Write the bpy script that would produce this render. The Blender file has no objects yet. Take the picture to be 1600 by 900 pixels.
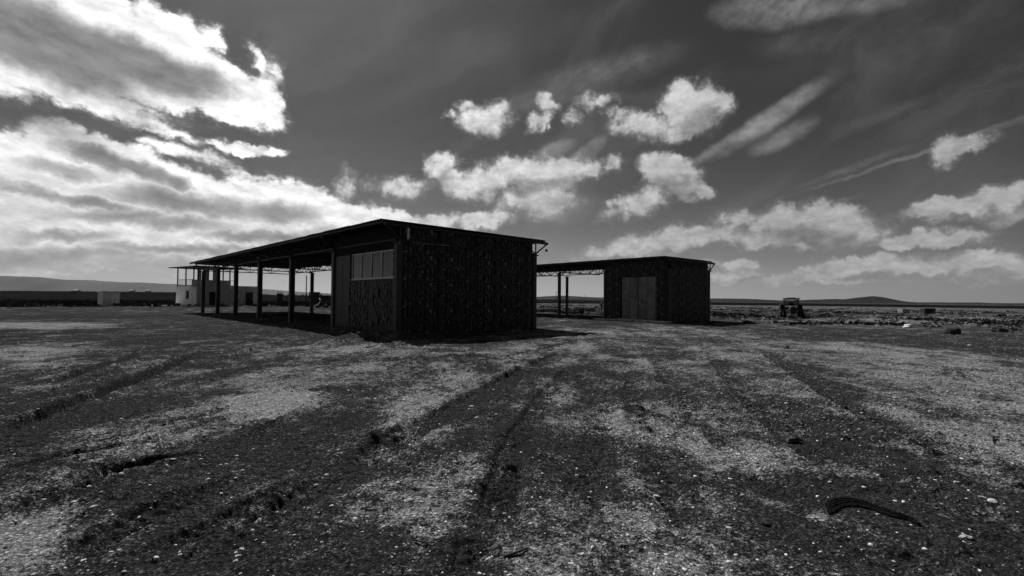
import bpy, bmesh, math, random
import numpy as np
from mathutils import Vector, Matrix, noise as mnoise
R = math.radians
S = bpy.context.scene
COL = S.collection

# ------------------------------------------------------------------ camera
FPX = 751.0                      # focal length in pixels of a 1600 px wide frame
PITCH = math.atan(16.0 / FPX)    # horizon a little under the middle of the frame
ROLL = R(0.54)                   # and sinking slightly to the right
EYE = 1.65
cam_d = bpy.data.cameras.new("camera")
cam_d.sensor_width = 36.0
cam_d.lens = 36.0 * FPX / 1600.0
cam_d.clip_start = 0.05
cam_d.clip_end = 60000.0
cam = bpy.data.objects.new("camera", cam_d)
CAM_ROT = Matrix.Rotation(math.pi / 2 + PITCH, 3, 'X') @ Matrix.Rotation(-ROLL * -1.0, 3, 'Z')
cam.location = (0, 0, EYE)
cam.rotation_euler = CAM_ROT.to_euler()
COL.objects.link(cam)
S.camera = cam

def ray(px, py):
    """world direction through a point of the photograph (1600 x 900)"""
    return np.array(CAM_ROT @ Vector(((px - 800) / FPX, (450 - py) / FPX, -1.0)))

def gpt(px, py, z=0.0):
    """ground point seen at a pixel"""
    d = ray(px, py)
    k = (z - EYE) / d[2]
    return np.array([d[0] * k, d[1] * k])

def apt(px, py, depth):
    d = ray(px, py)
    k = depth / d[1]
    return np.array([d[0] * k, depth, EYE + d[2] * k])

# ------------------------------------------------------------------ sun, exposure
SUN_AZ = R(-28.0)      # left of straight ahead
SUN_EL = R(46.0)
sun_dir = Vector((math.sin(SUN_AZ) * math.cos(SUN_EL), math.cos(SUN_AZ) * math.cos(SUN_EL), math.sin(SUN_EL)))
sun_l = bpy.data.lights.new("sun", 'SUN')
sun_l.energy = 5.0
sun_l.angle = R(0.5)
sun_l.color = (1.0, 1.0, 1.0)
sun_o = bpy.data.objects.new("sun", sun_l)
sun_o.rotation_euler = sun_dir.to_track_quat('Z', 'Y').to_euler()
sun_o.location = sun_dir * 60
COL.objects.link(sun_o)
S.view_settings.view_transform = 'Standard'
S.view_settings.look = 'None'
S.view_settings.gamma = 1.0
S.view_settings.use_curve_mapping = False
S.view_settings.exposure = 0.0
S.render.engine = 'CYCLES'
S.cycles.use_denoising = True

# ------------------------------------------------------------------ sky
class NT:
    """small helper to write node trees"""
    def __init__(self, tree):
        self.t = tree; self.n = tree.nodes; self.l = tree.links
    def new(self, typ, **kw):
        n = self.n.new(typ)
        for k, v in kw.items():
            setattr(n, k, v)
        return n
    def put(self, sock, v):
        if isinstance(v, bpy.types.NodeSocket):
            self.l.new(v, sock)
        else:
            sock.default_value = v
    def m(self, op, a, b=None, c=None, clamp=False):
        n = self.new('ShaderNodeMath', operation=op, use_clamp=clamp)
        self.put(n.inputs[0], a)
        if b is not None: self.put(n.inputs[1], b)
        if c is not None: self.put(n.inputs[2], c)
        return n.outputs[0]
    def v(self, op, a, b=None, c=None):
        n = self.new('ShaderNodeVectorMath', operation=op)
        self.put(n.inputs[0], a)
        if b is not None: self.put(n.inputs[3 if op == 'SCALE' else 1], b)
        if c is not None: self.put(n.inputs[2], c)
        return n.outputs['Value' if op in ('DOT_PRODUCT', 'LENGTH', 'DISTANCE') else 'Vector']
    def noise(self, vec, scale, detail=6, rough=0.55, lac=2.0, dist=0.0, color=False, norm=True):
        n = self.new('ShaderNodeTexNoise')
        n.normalize = norm
        if vec is not None: self.put(n.inputs['Vector'], vec)
        self.put(n.inputs['Scale'], scale); n.inputs['Detail'].default_value = detail
        n.inputs['Roughness'].default_value = rough; n.inputs['Lacunarity'].default_value = lac
        n.inputs['Distortion'].default_value = dist
        return n.outputs['Color' if color else 'Fac']
    def rng(self, x, a, b, c=0.0, d=1.0, smooth=True):
        n = self.new('ShaderNodeMapRange', interpolation_type='SMOOTHSTEP' if smooth else 'LINEAR')
        self.put(n.inputs['Value'], x)
        n.inputs['From Min'].default_value = a; n.inputs['From Max'].default_value = b
        n.inputs['To Min'].default_value = c; n.inputs['To Max'].default_value = d
        return n.outputs['Result']
    def mix(self, f, a, b):
        n = self.new('ShaderNodeMix', data_type='FLOAT')
        self.put(n.inputs[0], f); self.put(n.inputs[2], a); self.put(n.inputs[3], b)
        return n.outputs[0]
    def mixc(self, f, a, b, mode='MIX'):
        n = self.new('ShaderNodeMix', data_type='RGBA', blend_type=mode)
        self.put(n.inputs[0], f); self.put(n.inputs[6], a); self.put(n.inputs[7], b)
        return n.outputs[2]
    def xyz(self, x, y, z):
        n = self.new('ShaderNodeCombineXYZ')
        self.put(n.inputs[0], x); self.put(n.inputs[1], y); self.put(n.inputs[2], z)
        return n.outputs[0]
    def grey(self, v):
        n = self.new('ShaderNodeCombineColor')
        for i in range(3): self.put(n.inputs[i], v)
        return n.outputs[0]

def azel(px, py):
    d = ray(px, py); d = d / np.linalg.norm(d)
    return np.array([math.atan2(d[0], d[1]), math.asin(d[2])])

def blob_rows(cx, cy, ax, ay, rot):
    """turn an ellipse given in the photograph into rows (a,b,c) so that row.(az,el,1) is 1 on its rim"""
    c0 = azel(cx, cy)
    e = 2.0
    J = np.column_stack([(azel(cx + e, cy) - azel(cx - e, cy)) / (2 * e), (azel(cx, cy + e) - azel(cx, cy - e)) / (2 * e)])
    r = R(rot)
    A = J @ np.array([[math.cos(r), -math.sin(r)], [math.sin(r), math.cos(r)]]) @ np.diag([ax, ay])
    M = np.linalg.inv(A)
    t = -M @ c0
    return (M[0, 0], M[0, 1], t[0]), (M[1, 0], M[1, 1], t[1])

# clouds: centre x, centre y, half length, half height, turn (degrees clockwise), strength
CUMULUS = [
 (752,190,38,24,-8,1.1),(770,176,20,14,-40,.9),(733,164,12,8,0,.55),(704,180,8,6,0,.4),
 (853,163,16,13,50,.8),(846,188,20,12,-30,.8),(925,160,26,12,-10,.5),(892,182,14,9,20,.4),(975,178,22,6,0,.3),
 (688,266,24,24,10,1.1),(716,291,34,17,25,.95),(757,288,36,22,-18,1.0),(815,268,46,26,0,1.25),(875,266,52,22,-4,1.2),(914,266,30,14,-4,.9),
 (842,305,58,28,-14,.85),(858,318,44,24,-20,.7),(958,254,16,11,0,.55),(755,346,50,14,0,1.0),(700,352,60,10,0,.7),
 (1080,172,46,34,-5,1.5),(1072,150,26,20,-20,1.0),(1112,168,28,20,-10,1.1),(1062,200,34,18,-20,.9),(1010,196,40,20,5,.85),(988,190,18,14,0,.6),
 (1050,268,40,24,15,1.3),(1066,284,36,18,25,1.0),(1090,300,22,12,5,.8),(1008,312,62,20,-22,.85),(952,316,9,6,0,.5),
 (1230,343,62,26,-6,1.3),(1300,348,80,30,8,1.25),(1150,344,32,14,-10,.9),(1350,354,44,18,10,.8),(1330,330,26,12,0,.7),(1190,372,80,16,-4,.9),
 (1070,374,110,17,-5,1.0),(985,388,60,12,-6,.9),(1010,396,90,9,-2,.7),(1330,372,60,10,0,.6),(1255,384,40,9,0,.6),
 (1470,326,60,17,-4,1.2),(1540,318,80,24,-12,1.1),(1600,300,60,22,-14,.9),(1590,335,50,14,-12,.7),
 (1462,374,80,15,-4,1.15),(1500,372,50,12,6,.7),
 (1476,232,24,17,-10,.9),(1512,226,40,10,-16,.9),(1470,248,16,7,0,.4),
 (1400,412,130,15,-4,.85),(1530,416,140,16,2,.85),(1310,428,120,12,-6,.75),(1450,426,200,12,0,.6),(1145,412,40,8,0,1.0),(1145,428,36,9,-6,1.0),(1230,436,50,6,0,.45),
 (1380,380,18,6,0,.5),(1220,432,40,7,-4,1.0),(1262,424,30,6,-4,1.0),(1345,408,70,11,-6,1.15),(1300,416,40,6,-8,.7),(1440,424,80,8,0,1.1),(1530,404,70,12,0,1.1),(1590,428,70,9,0,1.1),(1300,440,110,6,0,.8),(1410,444,90,4,0,.5),(1520,440,90,5,0,.55),(618,292,40,15,6,.7),(640,300,30,10,-10,.4),(543,296,11,24,4,.34),
]
BANK = [   # the big backlit layers to the left
 (40,20,190,100,22,1.5),(170,60,190,62,33,1.5),(320,128,120,38,33,1.4),(400,165,48,30,35,1.1),
 (265,50,70,30,40,1.0),(-20,105,120,44,18,.9),
 (110,142,210,24,16,.8),(220,182,110,13,21,.65),(265,152,46,20,18,.85),(345,180,32,13,22,.65),(405,112,14,40,-14,.5),(420,130,18,40,10,.5),(327,58,24,16,50,.55),
 (60,240,170,30,6,1.2),(170,250,140,36,17,1.3),(290,296,150,36,16,1.15),(40,290,240,46,8,1.1),(430,312,100,34,6,1.1),(530,340,100,24,12,1.0),(600,350,70,20,14,.9),
 (250,348,320,46,4,.9),(480,350,150,28,4,.9),(40,366,300,56,2,.9),(200,398,420,30,0,.75),(500,392,300,26,0,.65),
 (388,232,54,11,11,.8),(250,226,44,11,15,.4),(310,240,60,11,16,.32),(385,270,56,9,12,.3),
]
SHADE = [  # their grey, thick cores and undersides
 (70,70,170,52,24,1.1),(230,104,110,30,24,1.1),(310,124,52,18,24,.8),(30,180,100,18,16,.4),
 (150,240,60,15,20,.9),(205,262,80,13,18,.8),(100,262,60,10,10,.5),(275,284,26,10,10,.7),(150,318,70,9,12,.7),(300,318,120,16,8,.7),(60,300,80,8,12,.5),
 (430,330,60,16,6,.6),(230,345,120,10,4,.5),(420,368,90,9,0,.6),(100,372,80,8,0,.5),(290,390,110,8,0,.6),(60,405,200,14,0,.6),(360,415,220,12,0,.6),(520,370,80,9,6,.4),
]
CIRRUS = [ # thin streaks
 (1200,188,124,17,-33,.62),(1120,232,60,10,-32,.5),(1222,214,64,17,-26,.42),(1330,262,110,7,-20,.24),(1420,245,260,4,-18.5,.34),(1560,200,120,5,-18,.2),(1380,180,90,12,-22,.18),
 (1215,14,110,34,-6,.6),(1300,10,120,20,-4,.35),(1250,66,90,22,-8,.2),(950,110,130,28,-14,.32),(860,150,140,26,-16,.24),(760,70,260,40,-10,.14),(1300,95,250,30,-14,.1),(1480,60,250,40,-24,.12),(1320,310,40,3,-14,.2),
 (866,236,40,14,-22,.5),(918,240,40,13,-42,.62),(880,330,70,24,-16,.35),(1000,150,80,12,-8,.12),
]

def field(nt, uv1, blobs):
    f = None
    for cx, cy, ax, ay, rot, amp in blobs:
        r1, r2 = blob_rows(cx, cy, ax * 1.18, ay * 1.18, rot)
        a = nt.v('DOT_PRODUCT', uv1, r1); b = nt.v('DOT_PRODUCT', uv1, r2)
        q = nt.m('MULTIPLY_ADD', b, b, nt.m('MULTIPLY', a, a))
        k = nt.m('MULTIPLY_ADD', q, -amp, amp)
        f = k if f is None else nt.m('SMOOTH_MAX', f, k, 0.25)
    return f

def build_world():
    w = bpy.data.worlds.new("World"); S.world = w
    w.use_nodes = True
    w.node_tree.nodes.clear()
    nt = NT(w.node_tree)
    tc = nt.new('ShaderNodeTexCoord')
    D = nt.v('NORMALIZE', tc.outputs['Generated'])
    sep = nt.new('ShaderNodeSeparateXYZ'); nt.l.new(D, sep.inputs[0])
    x, y, z = sep.outputs
    az = nt.m('ARCTAN2', x, y)
    el = nt.m('ARCSINE', z)
    # clear sky: the red channel of the physical sky, as a red-filtered black and white picture records it
    sky = nt.new('ShaderNodeTexSky', sky_type='NISHITA')
    sky.sun_disc = False
    sky.sun_elevation = SUN_EL; sky.sun_rotation = SUN_AZ
    sky.altitude = 300; sky.air_density = 1.0; sky.dust_density = SKY_DUST; sky.ozone_density = 1.0
    sc = nt.new('ShaderNodeSeparateColor'); nt.l.new(sky.outputs[0], sc.inputs[0])
    base = nt.m('MULTIPLY', nt.m('POWER', sc.outputs[0], SKY_POW), SKY_MUL)
    elp = nt.m('MAXIMUM', el, 0.0)
    azs = nt.m('COSINE', nt.m('SUBTRACT', az, SUN_AZ))
    hglow = nt.rng(azs, -.2, 1.0, .06, .27)
    base = nt.m('MULTIPLY_ADD', nt.m('EXPONENT', nt.m('MULTIPLY', elp, -1 / .095)), hglow, base)
    # nearness to the sun, for the backlit brightness of the clouds
    cs = nt.v('DOT_PRODUCT', D, tuple(sun_dir))
    near = nt.rng(cs, 0.50, 0.98)
    # cloud-deck coordinates, flattening towards the horizon
    inv = nt.m('DIVIDE', 1.0, nt.m('ADD', nt.m('MAXIMUM', z, 0.0), 0.16))
    P = nt.v('MULTIPLY', nt.v('SCALE', D, inv), (1, 1, 0))
    # ragged outlines
    w1 = nt.v('SUBTRACT', nt.noise(D, 9.0, 3, .5, color=True), (.5, .5, .5))
    w2 = nt.v('SUBTRACT', nt.noise(D, 34.0, 7, .62, color=True), (.5, .5, .5))
    warp = nt.v('MULTIPLY', nt.v('ADD', nt.v('SCALE', w1, 0.06), nt.v('SCALE', w2, 0.06)), (1, .8, 0))
    uv = nt.xyz(az, el, 1.0)
    uvw = nt.v('ADD', uv, warp)
    nb = nt.noise(D, 18.0, 10, .66, dist=.2)
    nf = nt.noise(nt.v('MULTIPLY', D, (1, 1, 2.2)), 26.0, 8, .6)
    # --- cumulus, sampled once here and once a step towards the sun for self shading
    F1 = field(nt, uvw, CUMULUS)
    F2 = field(nt, nt.v('ADD', uvw, (-0.010, 0.024, 0)), CUMULUS)
    n0 = nt.m('SUBTRACT', nb, .5)
    n9 = nt.noise(D, 70.0, 6, .65)
    d1 = nt.m('ADD', nt.m('MULTIPLY_ADD', n0, 2.2, F1), nt.m('MULTIPLY', nt.m('SUBTRACT', n9, .5), .7))
    a1 = nt.m('ADD', nt.m('MULTIPLY', nt.rng(d1, 0.0, 0.8), .68), nt.m('MULTIPLY', nt.rng(d1, -0.55, 0.7), .32))
    sh1 = nt.rng(nt.m('SUBTRACT', F2, nt.m('MULTIPLY', F1, .55)), 0.0, .75)
    tex1 = nt.m('MULTIPLY', nt.rng(nf, .3, .72, .74, 1.14), nt.rng(n9, .3, .7, .92, 1.08))
    c1 = nt.m('MULTIPLY', nt.m('MULTIPLY', nt.mix(sh1, .52, .28), tex1), nt.mix(near, .82, 1.7))
    # --- backlit bank
    rb = nt.new('ShaderNodeVectorRotate', rotation_type='Z_AXIS'); rb.inputs['Angle'].default_value = R(15)
    nt.l.new(uv, rb.inputs['Vector'])
    sb = nt.v('ADD', rb.outputs[0], nt.v('SCALE', warp, .5))
    sw = nt.noise(nt.v('MULTIPLY', sb, (7.0, 22.0, 1)), 1.0, 9, .62, dist=.3)
    sl = nt.noise(nt.v('MULTIPLY', sb, (4.0, 11.0, 1)), 1.0, 4, .5, dist=.5)
    F3 = field(nt, nt.v('ADD', uv, nt.v('SCALE', warp, .8)), BANK)
    d3 = nt.m('ADD', nt.m('MULTIPLY_ADD', nt.m('SUBTRACT', sw, .5), 1.3, F3), nt.m('MULTIPLY', nt.m('SUBTRACT', nf, .5), .7))
    d3 = nt.m('MULTIPLY_ADD', nt.m('SUBTRACT', n9, .5), .5, d3)
    a3 = nt.m('ADD', nt.m('MULTIPLY', nt.rng(d3, .04, .55), .84), nt.m('MULTIPLY', nt.rng(d3, -.25, .5), .16))
    F5 = field(nt, nt.v('ADD', uv, nt.v('SCALE', warp, .7)), SHADE)
    thick = nt.rng(nt.m('ADD', nt.m('MULTIPLY_ADD', nt.m('SUBTRACT', sl, .5), .9, F5), nt.m('MULTIPLY', nt.m('SUBTRACT', sw, .5), .6)), -.6, .85)
    tex3 = nt.rng(nt.m('ADD', nt.m('MULTIPLY', nf, .45), nt.m('MULTIPLY', sw, .55)), .34, .66, .70, 1.22)
    lit3 = nt.mix(near, .44, 1.2)
    c3 = nt.m('MULTIPLY', tex3, nt.mix(thick, lit3, nt.mix(near, .27, .26)))
    # --- cirrus
    rot = nt.new('ShaderNodeVectorRotate', rotation_type='Z_AXIS'); rot.inputs['Angle'].default_value = R(-27)
    nt.l.new(uv, rot.inputs['Vector'])
    st = nt.noise(nt.v('MULTIPLY', nt.v('ADD', rot.outputs[0], nt.v('SCALE', warp, .6)), (6.0, 30.0, 1)), 1.0, 8, .62)
    F4 = field(nt, nt.v('ADD', uv, nt.v('SCALE', warp, .3)), CIRRUS)
    a4 = nt.m('MULTIPLY', nt.rng(F4, 0.0, .7), nt.rng(st, .2, .75, .35, 1.15), clamp=True)
    a4 = nt.m('MULTIPLY', a4, nt.m('MULTIPLY', nt.rng(nf, .3, .7, .55, .95), nt.rng(nb, .3, .65, .5, 1.1)))
    # --- the rest of the sky, away from this view: scattered clouds of the same kind
    gen = nt.noise(P, 1.1, 9, .6, dist=.4)
    aaz = nt.m('ABSOLUTE', az)
    off = nt.m('MAXIMUM', nt.rng(el, .56, .75), nt.rng(aaz, .90, 1.15))
    gen = nt.m('ADD', gen, nt.rng(nt.m('SINE', az), -1.0, .3, .09, 0.0))  # extra unseen cloud on the left, added to brighten house and hut
    a5 = nt.m('MULTIPLY', nt.rng(gen, .56, .70), nt.m('MULTIPLY', off, nt.rng(el, .02, .10)))
    c5 = nt.m('MULTIPLY', nt.mix(nt.rng(gen, .64, .8), .40, .26), nt.mix(near, .7, 1.6))
    hz = nt.rng(el, 0.0, .08, .30, 0.0)
    
    veil = nt.m('MULTIPLY', nt.rng(nt.noise(nt.v('MULTIPLY', nt.v('ADD', rot.outputs[0], nt.v('SCALE', warp, .8)), (2.2, 6.5, 1)), 1.0, 8, .6, dist=.6), .42, .75), nt.rng(el, .03, .2))
    base2 = nt.mix(nt.m('MULTIPLY', veil, .15), base, .34)
    col = nt.mix(a4, base2, .34)
    far = nt.mix(hz, nt.mix(a5, base2, c5), base)
    col = nt.mix(a5, col, c5)
    col = nt.mix(nt.m('MULTIPLY', a3, .96), col, c3)
    col = nt.mix(nt.m('MULTIPLY', a1, .96), col, c1)
    col = nt.mix(hz, col, base)      # low haze swallows the clouds at the horizon
    bg = nt.new('ShaderNodeBackground'); nt.l.new(nt.grey(col), bg.inputs['Color'])
    bf = nt.new('ShaderNodeBackground'); nt.l.new(nt.grey(far), bf.inputs['Color'])
    # the mapped clouds reach no farther than this; beyond it both skies are the same
    inside = nt.m('MULTIPLY', nt.m('MULTIPLY', nt.m('LESS_THAN', aaz, 1.16), nt.m('LESS_THAN', el, .76)), nt.m('GREATER_THAN', el, -.005))
    mx = nt.new('ShaderNodeMixShader')
    nt.l.new(inside, mx.inputs[0]); nt.l.new(bf.outputs[0], mx.inputs[1]); nt.l.new(bg.outputs[0], mx.inputs[2])
    out = nt.new('ShaderNodeOutputWorld')
    nt.l.new(mx.outputs[0], out.inputs['Surface'])
    w.cycles.sampling_method = 'MANUAL'
    w.cycles.sample_map_resolution = 256

SKY_DUST, SKY_POW, SKY_MUL = 1.0, 1.1, 0.0140
build_world()

# ------------------------------------------------------------------ helpers
rnd = random.Random(7)

def tag(o, label=None, cat=None, group=None, kind=None):
    if label: o['label'] = label
    if cat: o['category'] = cat
    if group: o['group'] = group
    if kind: o['kind'] = kind
    return o

def empty(name, loc, rz=0.0):
    o = bpy.data.objects.new(name, None)
    o.empty_display_size = 0.3
    o.location = loc; o.rotation_euler = (0, 0, rz)
    COL.objects.link(o)
    return o

class MB:
    def __init__(self): self.v = []; self.f = []
    def add(self, vs, fs):
        b = len(self.v); self.v += [tuple(p) for p in vs]; self.f += [tuple(b + i for i in f) for f in fs]
        return self
    def box(self, x0, x1, y0, y1, z0, z1):
        return self.add([(x0, y0, z0), (x1, y0, z0), (x1, y1, z0), (x0, y1, z0), (x0, y0, z1), (x1, y0, z1), (x1, y1, z1), (x0, y1, z1)],
                        [(0, 3, 2, 1), (4, 5, 6, 7), (0, 1, 5, 4), (1, 2, 6, 5), (2, 3, 7, 6), (3, 0, 4, 7)])
    def beam(self, p, q, w, h=None):
        h = h or w
        p, q = Vector(p), Vector(q); d = (q - p).normalized()
        up = Vector((0, 0, 1)) if abs(d.z) < .95 else Vector((0, 1, 0))
        s = d.cross(up).normalized(); u = s.cross(d).normalized()
        s *= w / 2; u *= h / 2
        return self.add([p - s - u, p + s - u, p + s + u, p - s + u, q - s - u, q + s - u, q + s + u, q - s + u],
                        [(3, 2, 1, 0), (4, 5, 6, 7), (0, 1, 5, 4), (1, 2, 6, 5), (2, 3, 7, 6), (3, 0, 4, 7)])
    def cyl(self, p, q, r, r2=None, n=12):
        r2 = r if r2 is None else r2
        p, q = Vector(p), Vector(q); d = (q - p).normalized()
        up = Vector((0, 0, 1)) if abs(d.z) < .95 else Vector((0, 1, 0))
        s = d.cross(up).normalized(); u = s.cross(d).normalized()
        vs = []
        for c, rr in ((p, r), (q, r2)):
            for i in range(n):
                a = 2 * math.pi * i / n
                vs.append(c + s * math.cos(a) * rr + u * math.sin(a) * rr)
        fs = [(i, (i + 1) % n, n + (i + 1) % n, n + i) for i in range(n)]
        fs += [tuple(range(n - 1, -1, -1)), tuple(range(n, 2 * n))]
        return self.add(vs, fs)
    def tube(self, pts, rads, n=8):
        pts = [Vector(p) for p in pts]
        vs = []; up = Vector((0, 0, 1))
        for i, p in enumerate(pts):
            d = (pts[min(i + 1, len(pts) - 1)] - pts[max(i - 1, 0)]).normalized()
            u0 = up if abs(d.z) < .9 else Vector((0, 1, 0))
            s = d.cross(u0).normalized(); u = s.cross(d).normalized()
            r = rads[i] if isinstance(rads, (list, tuple)) else rads
            for k in range(n):
                a = 2 * math.pi * k / n
                vs.append(p + s * math.cos(a) * r + u * math.sin(a) * r)
        m = len(pts)
        fs = [(i * n + k, i * n + (k + 1) % n, (i + 1) * n + (k + 1) % n, (i + 1) * n + k) for i in range(m - 1) for k in range(n)]
        fs += [tuple(range(n - 1, -1, -1)), tuple((m - 1) * n + k for k in range(n))]
        return self.add(vs, fs)
    def mesh(self, name, mat, bevel=0.0, smooth=False):
        me = bpy.data.meshes.new(name)
        me.from_pydata(self.v, [], self.f)
        bm = bmesh.new(); bm.from_mesh(me)
        bmesh.ops.recalc_face_normals(bm, faces=bm.faces)
        if bevel > 0:
            bmesh.ops.bevel(bm, geom=bm.edges[:], offset=bevel, segments=1, affect='EDGES', clamp_overlap=True)
        if smooth:
            for f in bm.faces: f.smooth = True
        bm.to_mesh(me); bm.free()
        if mat: me.materials.append(mat)
        return me
    def build(self, name, mat, parent=None, bevel=0.0, smooth=False, loc=(0, 0, 0), rot=(0, 0, 0)):
        return link(name, self.mesh(name, mat, bevel, smooth), parent, loc, rot)

def link(name, me, parent=None, loc=(0, 0, 0), rot=(0, 0, 0)):
    o = bpy.data.objects.new(name, me)
    o.location = loc; o.rotation_euler = rot
    o.parent = parent
    COL.objects.link(o)
    return o

# ------------------------------------------------------------------ materials (black and white picture: all neutral greys)
def mat(name, c, rough=.8, spec=.3, var=.35, scale=6.0, bump=0.0, bscale=40.0, stretch=(1, 1, 1), metal=0.0, dirt=0.0):
    m = bpy.data.materials.new(name); m.use_nodes = True
    nt = NT(m.node_tree)
    b = nt.n['Principled BSDF']
    tc = nt.new('ShaderNodeTexCoord')
    p = nt.v('MULTIPLY', tc.outputs['Object'], stretch)
    info = nt.new('ShaderNodeObjectInfo')
    p = nt.v('ADD', p, nt.v('SCALE', nt.xyz(info.outputs['Random'], info.outputs['Random'], 0.0), 37.0))
    n = nt.noise(p, scale, 7, .65)
    k = nt.rng(n, .28, .72, 1 - var, 1 + var)
    k = nt.m('MULTIPLY', k, nt.m('MULTIPLY_ADD', info.outputs['Random'], .2, .9))
    if dirt > 0:
        n2 = nt.noise(nt.v('MULTIPLY', p, (1, 1, .25)), scale * 3, 5, .7)
        k = nt.m('MULTIPLY', k, nt.rng(n2, .45, .7, 1.0, 1 - dirt))
    nt.l.new(nt.grey(nt.m('MULTIPLY', k, c, clamp=True)), b.inputs['Base Color'])
    b.inputs['Roughness'].default_value = rough
    b.inputs['Specular IOR Level'].default_value = spec
    b.inputs['Metallic'].default_value = metal
    if bump > 0:
        bn = nt.new('ShaderNodeBump'); bn.inputs['Strength'].default_value = .8; bn.inputs['Distance'].default_value = bump
        nt.l.new(nt.noise(p, bscale, 5, .6), bn.inputs['Height'])
        nt.l.new(bn.outputs[0], b.inputs['Normal'])
    return m

M = {}
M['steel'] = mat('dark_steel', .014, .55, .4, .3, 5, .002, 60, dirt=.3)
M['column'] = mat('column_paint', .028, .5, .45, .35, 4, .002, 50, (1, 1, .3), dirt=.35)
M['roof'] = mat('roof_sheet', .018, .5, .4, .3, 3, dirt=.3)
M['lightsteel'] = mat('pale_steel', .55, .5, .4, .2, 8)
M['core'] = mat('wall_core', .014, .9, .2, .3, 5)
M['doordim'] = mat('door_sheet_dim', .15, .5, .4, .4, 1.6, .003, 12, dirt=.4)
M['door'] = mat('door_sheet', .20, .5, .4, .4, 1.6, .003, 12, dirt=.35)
M['darkdoor'] = mat('dark_door_sheet', .014, .5, .4, .4, 2, .003, 12, dirt=.3)
M['frame'] = mat('window_frame', .55, .4, .5, .3, 8, dirt=.3)
M['concrete'] = mat('pale_concrete', .5, .9, .2, .3, 5, .006, 30, dirt=.4)
M['render'] = mat('grey_render_shade_side', .40, .9, .2, .25, 2, .004, 40, dirt=.25)  # also darkens the house front as its shaded side
M['white'] = mat('whitewash_lit_side', .88, .85, .3, .12, 2, .004, 40, dirt=.2)  # also lightens the house end wall as its brighter-lit side
M['dark'] = mat('dark_opening', .012, .8, .3, .3, 3)
M['black'] = mat('machine_paint', .02, .5, .4, .4, 4, .002, 30, dirt=.3)
M['rubber'] = mat('black_rubber', .006, .95, .04, .4, 20, .004, 60)
M['stone'] = mat('pale_stone', .55, .9, .2, .3, 14, .01, 40)
M['rock'] = mat('grey_rock', .05, .95, .2, .4, 10, .015, 30)
M['twig'] = mat('dry_wood', .05, .9, .2, .4, 30)
M['plastic'] = mat('white_plastic', .9, .4, .4, .05, 8)
M['pole'] = mat('weathered_pole', .05, .9, .2, .3, 6)
M['scrub'] = mat('dry_scrub', .045, .95, .1, .6, .6)
M['grass'] = mat('pale_grass', .20, .95, .1, .5, .4)
M['leaf'] = mat('dark_leaf', .03, .9, .2, .5, 1.0)
M['farwall'] = mat('far_wall', .5, .9, .2, .2, .1)

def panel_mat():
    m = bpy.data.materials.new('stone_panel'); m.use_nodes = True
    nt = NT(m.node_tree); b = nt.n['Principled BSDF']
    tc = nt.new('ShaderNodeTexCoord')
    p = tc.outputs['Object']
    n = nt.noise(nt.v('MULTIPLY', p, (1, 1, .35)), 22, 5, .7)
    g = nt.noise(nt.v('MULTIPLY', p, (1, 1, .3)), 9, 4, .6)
    glint_fleck = nt.m('MULTIPLY', nt.rng(n, .54, .66), nt.rng(g, .46, .62))  # upright pale flecks: stone highlights painted into the base colour
    k = nt.mix(glint_fleck, nt.rng(g, .3, .7, .008, .016), .6)
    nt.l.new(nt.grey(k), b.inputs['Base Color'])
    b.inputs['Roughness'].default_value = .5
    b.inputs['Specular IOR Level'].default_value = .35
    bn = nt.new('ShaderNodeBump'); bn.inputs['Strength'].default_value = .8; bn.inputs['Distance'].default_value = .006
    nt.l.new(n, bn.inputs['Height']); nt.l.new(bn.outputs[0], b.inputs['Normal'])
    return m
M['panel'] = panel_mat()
M['glint'] = mat('pale_glint', .32, .7, .3, .4, 9)  # pale colour standing in for glints on the wall stones

def glass_mat():
    m = bpy.data.materials.new('dusty_glass'); m.use_nodes = True
    nt = NT(m.node_tree); nt.n.remove(nt.n['Principled BSDF'])
    out = nt.n['Material Output']
    tr = nt.new('ShaderNodeBsdfTransparent'); tr.inputs['Color'].default_value = (.82, .82, .82, 1)
    gl = nt.new('ShaderNodeBsdfGlossy'); gl.inputs['Roughness'].default_value = .06; gl.inputs['Color'].default_value = (.9, .9, .9, 1)
    df = nt.new('ShaderNodeBsdfDiffuse'); df.inputs['Color'].default_value = (.2, .2, .2, 1)
    fr = nt.new('ShaderNodeFresnel'); fr.inputs['IOR'].default_value = 1.6
    tc = nt.new('ShaderNodeTexCoord')
    dust = nt.rng(nt.noise(tc.outputs['Object'], 3.0, 6, .6), .35, .75, .02, .15)
    m1 = nt.new('ShaderNodeMixShader'); nt.l.new(dust, m1.inputs[0]); nt.l.new(tr.outputs[0], m1.inputs[1]); nt.l.new(df.outputs[0], m1.inputs[2])
    m2 = nt.new('ShaderNodeMixShader'); nt.l.new(fr.outputs[0], m2.inputs[0]); nt.l.new(m1.outputs[0], m2.inputs[1]); nt.l.new(gl.outputs[0], m2.inputs[2])
    nt.l.new(m2.outputs[0], out.inputs['Surface'])
    return m
M['glass'] = glass_mat()

# ------------------------------------------------------------------ ground
def hash2(ix, iy, seed):
    h = (ix.astype(np.int64) * 374761393 + iy.astype(np.int64) * 668265263 + seed * 1442695041) & 0xFFFFFFFF
    h = ((h ^ (h >> 13)) * 1274126177) & 0xFFFFFFFF
    h = h ^ (h >> 16)
    return (h & 0xFFFFFF) / float(0x1000000)

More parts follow.
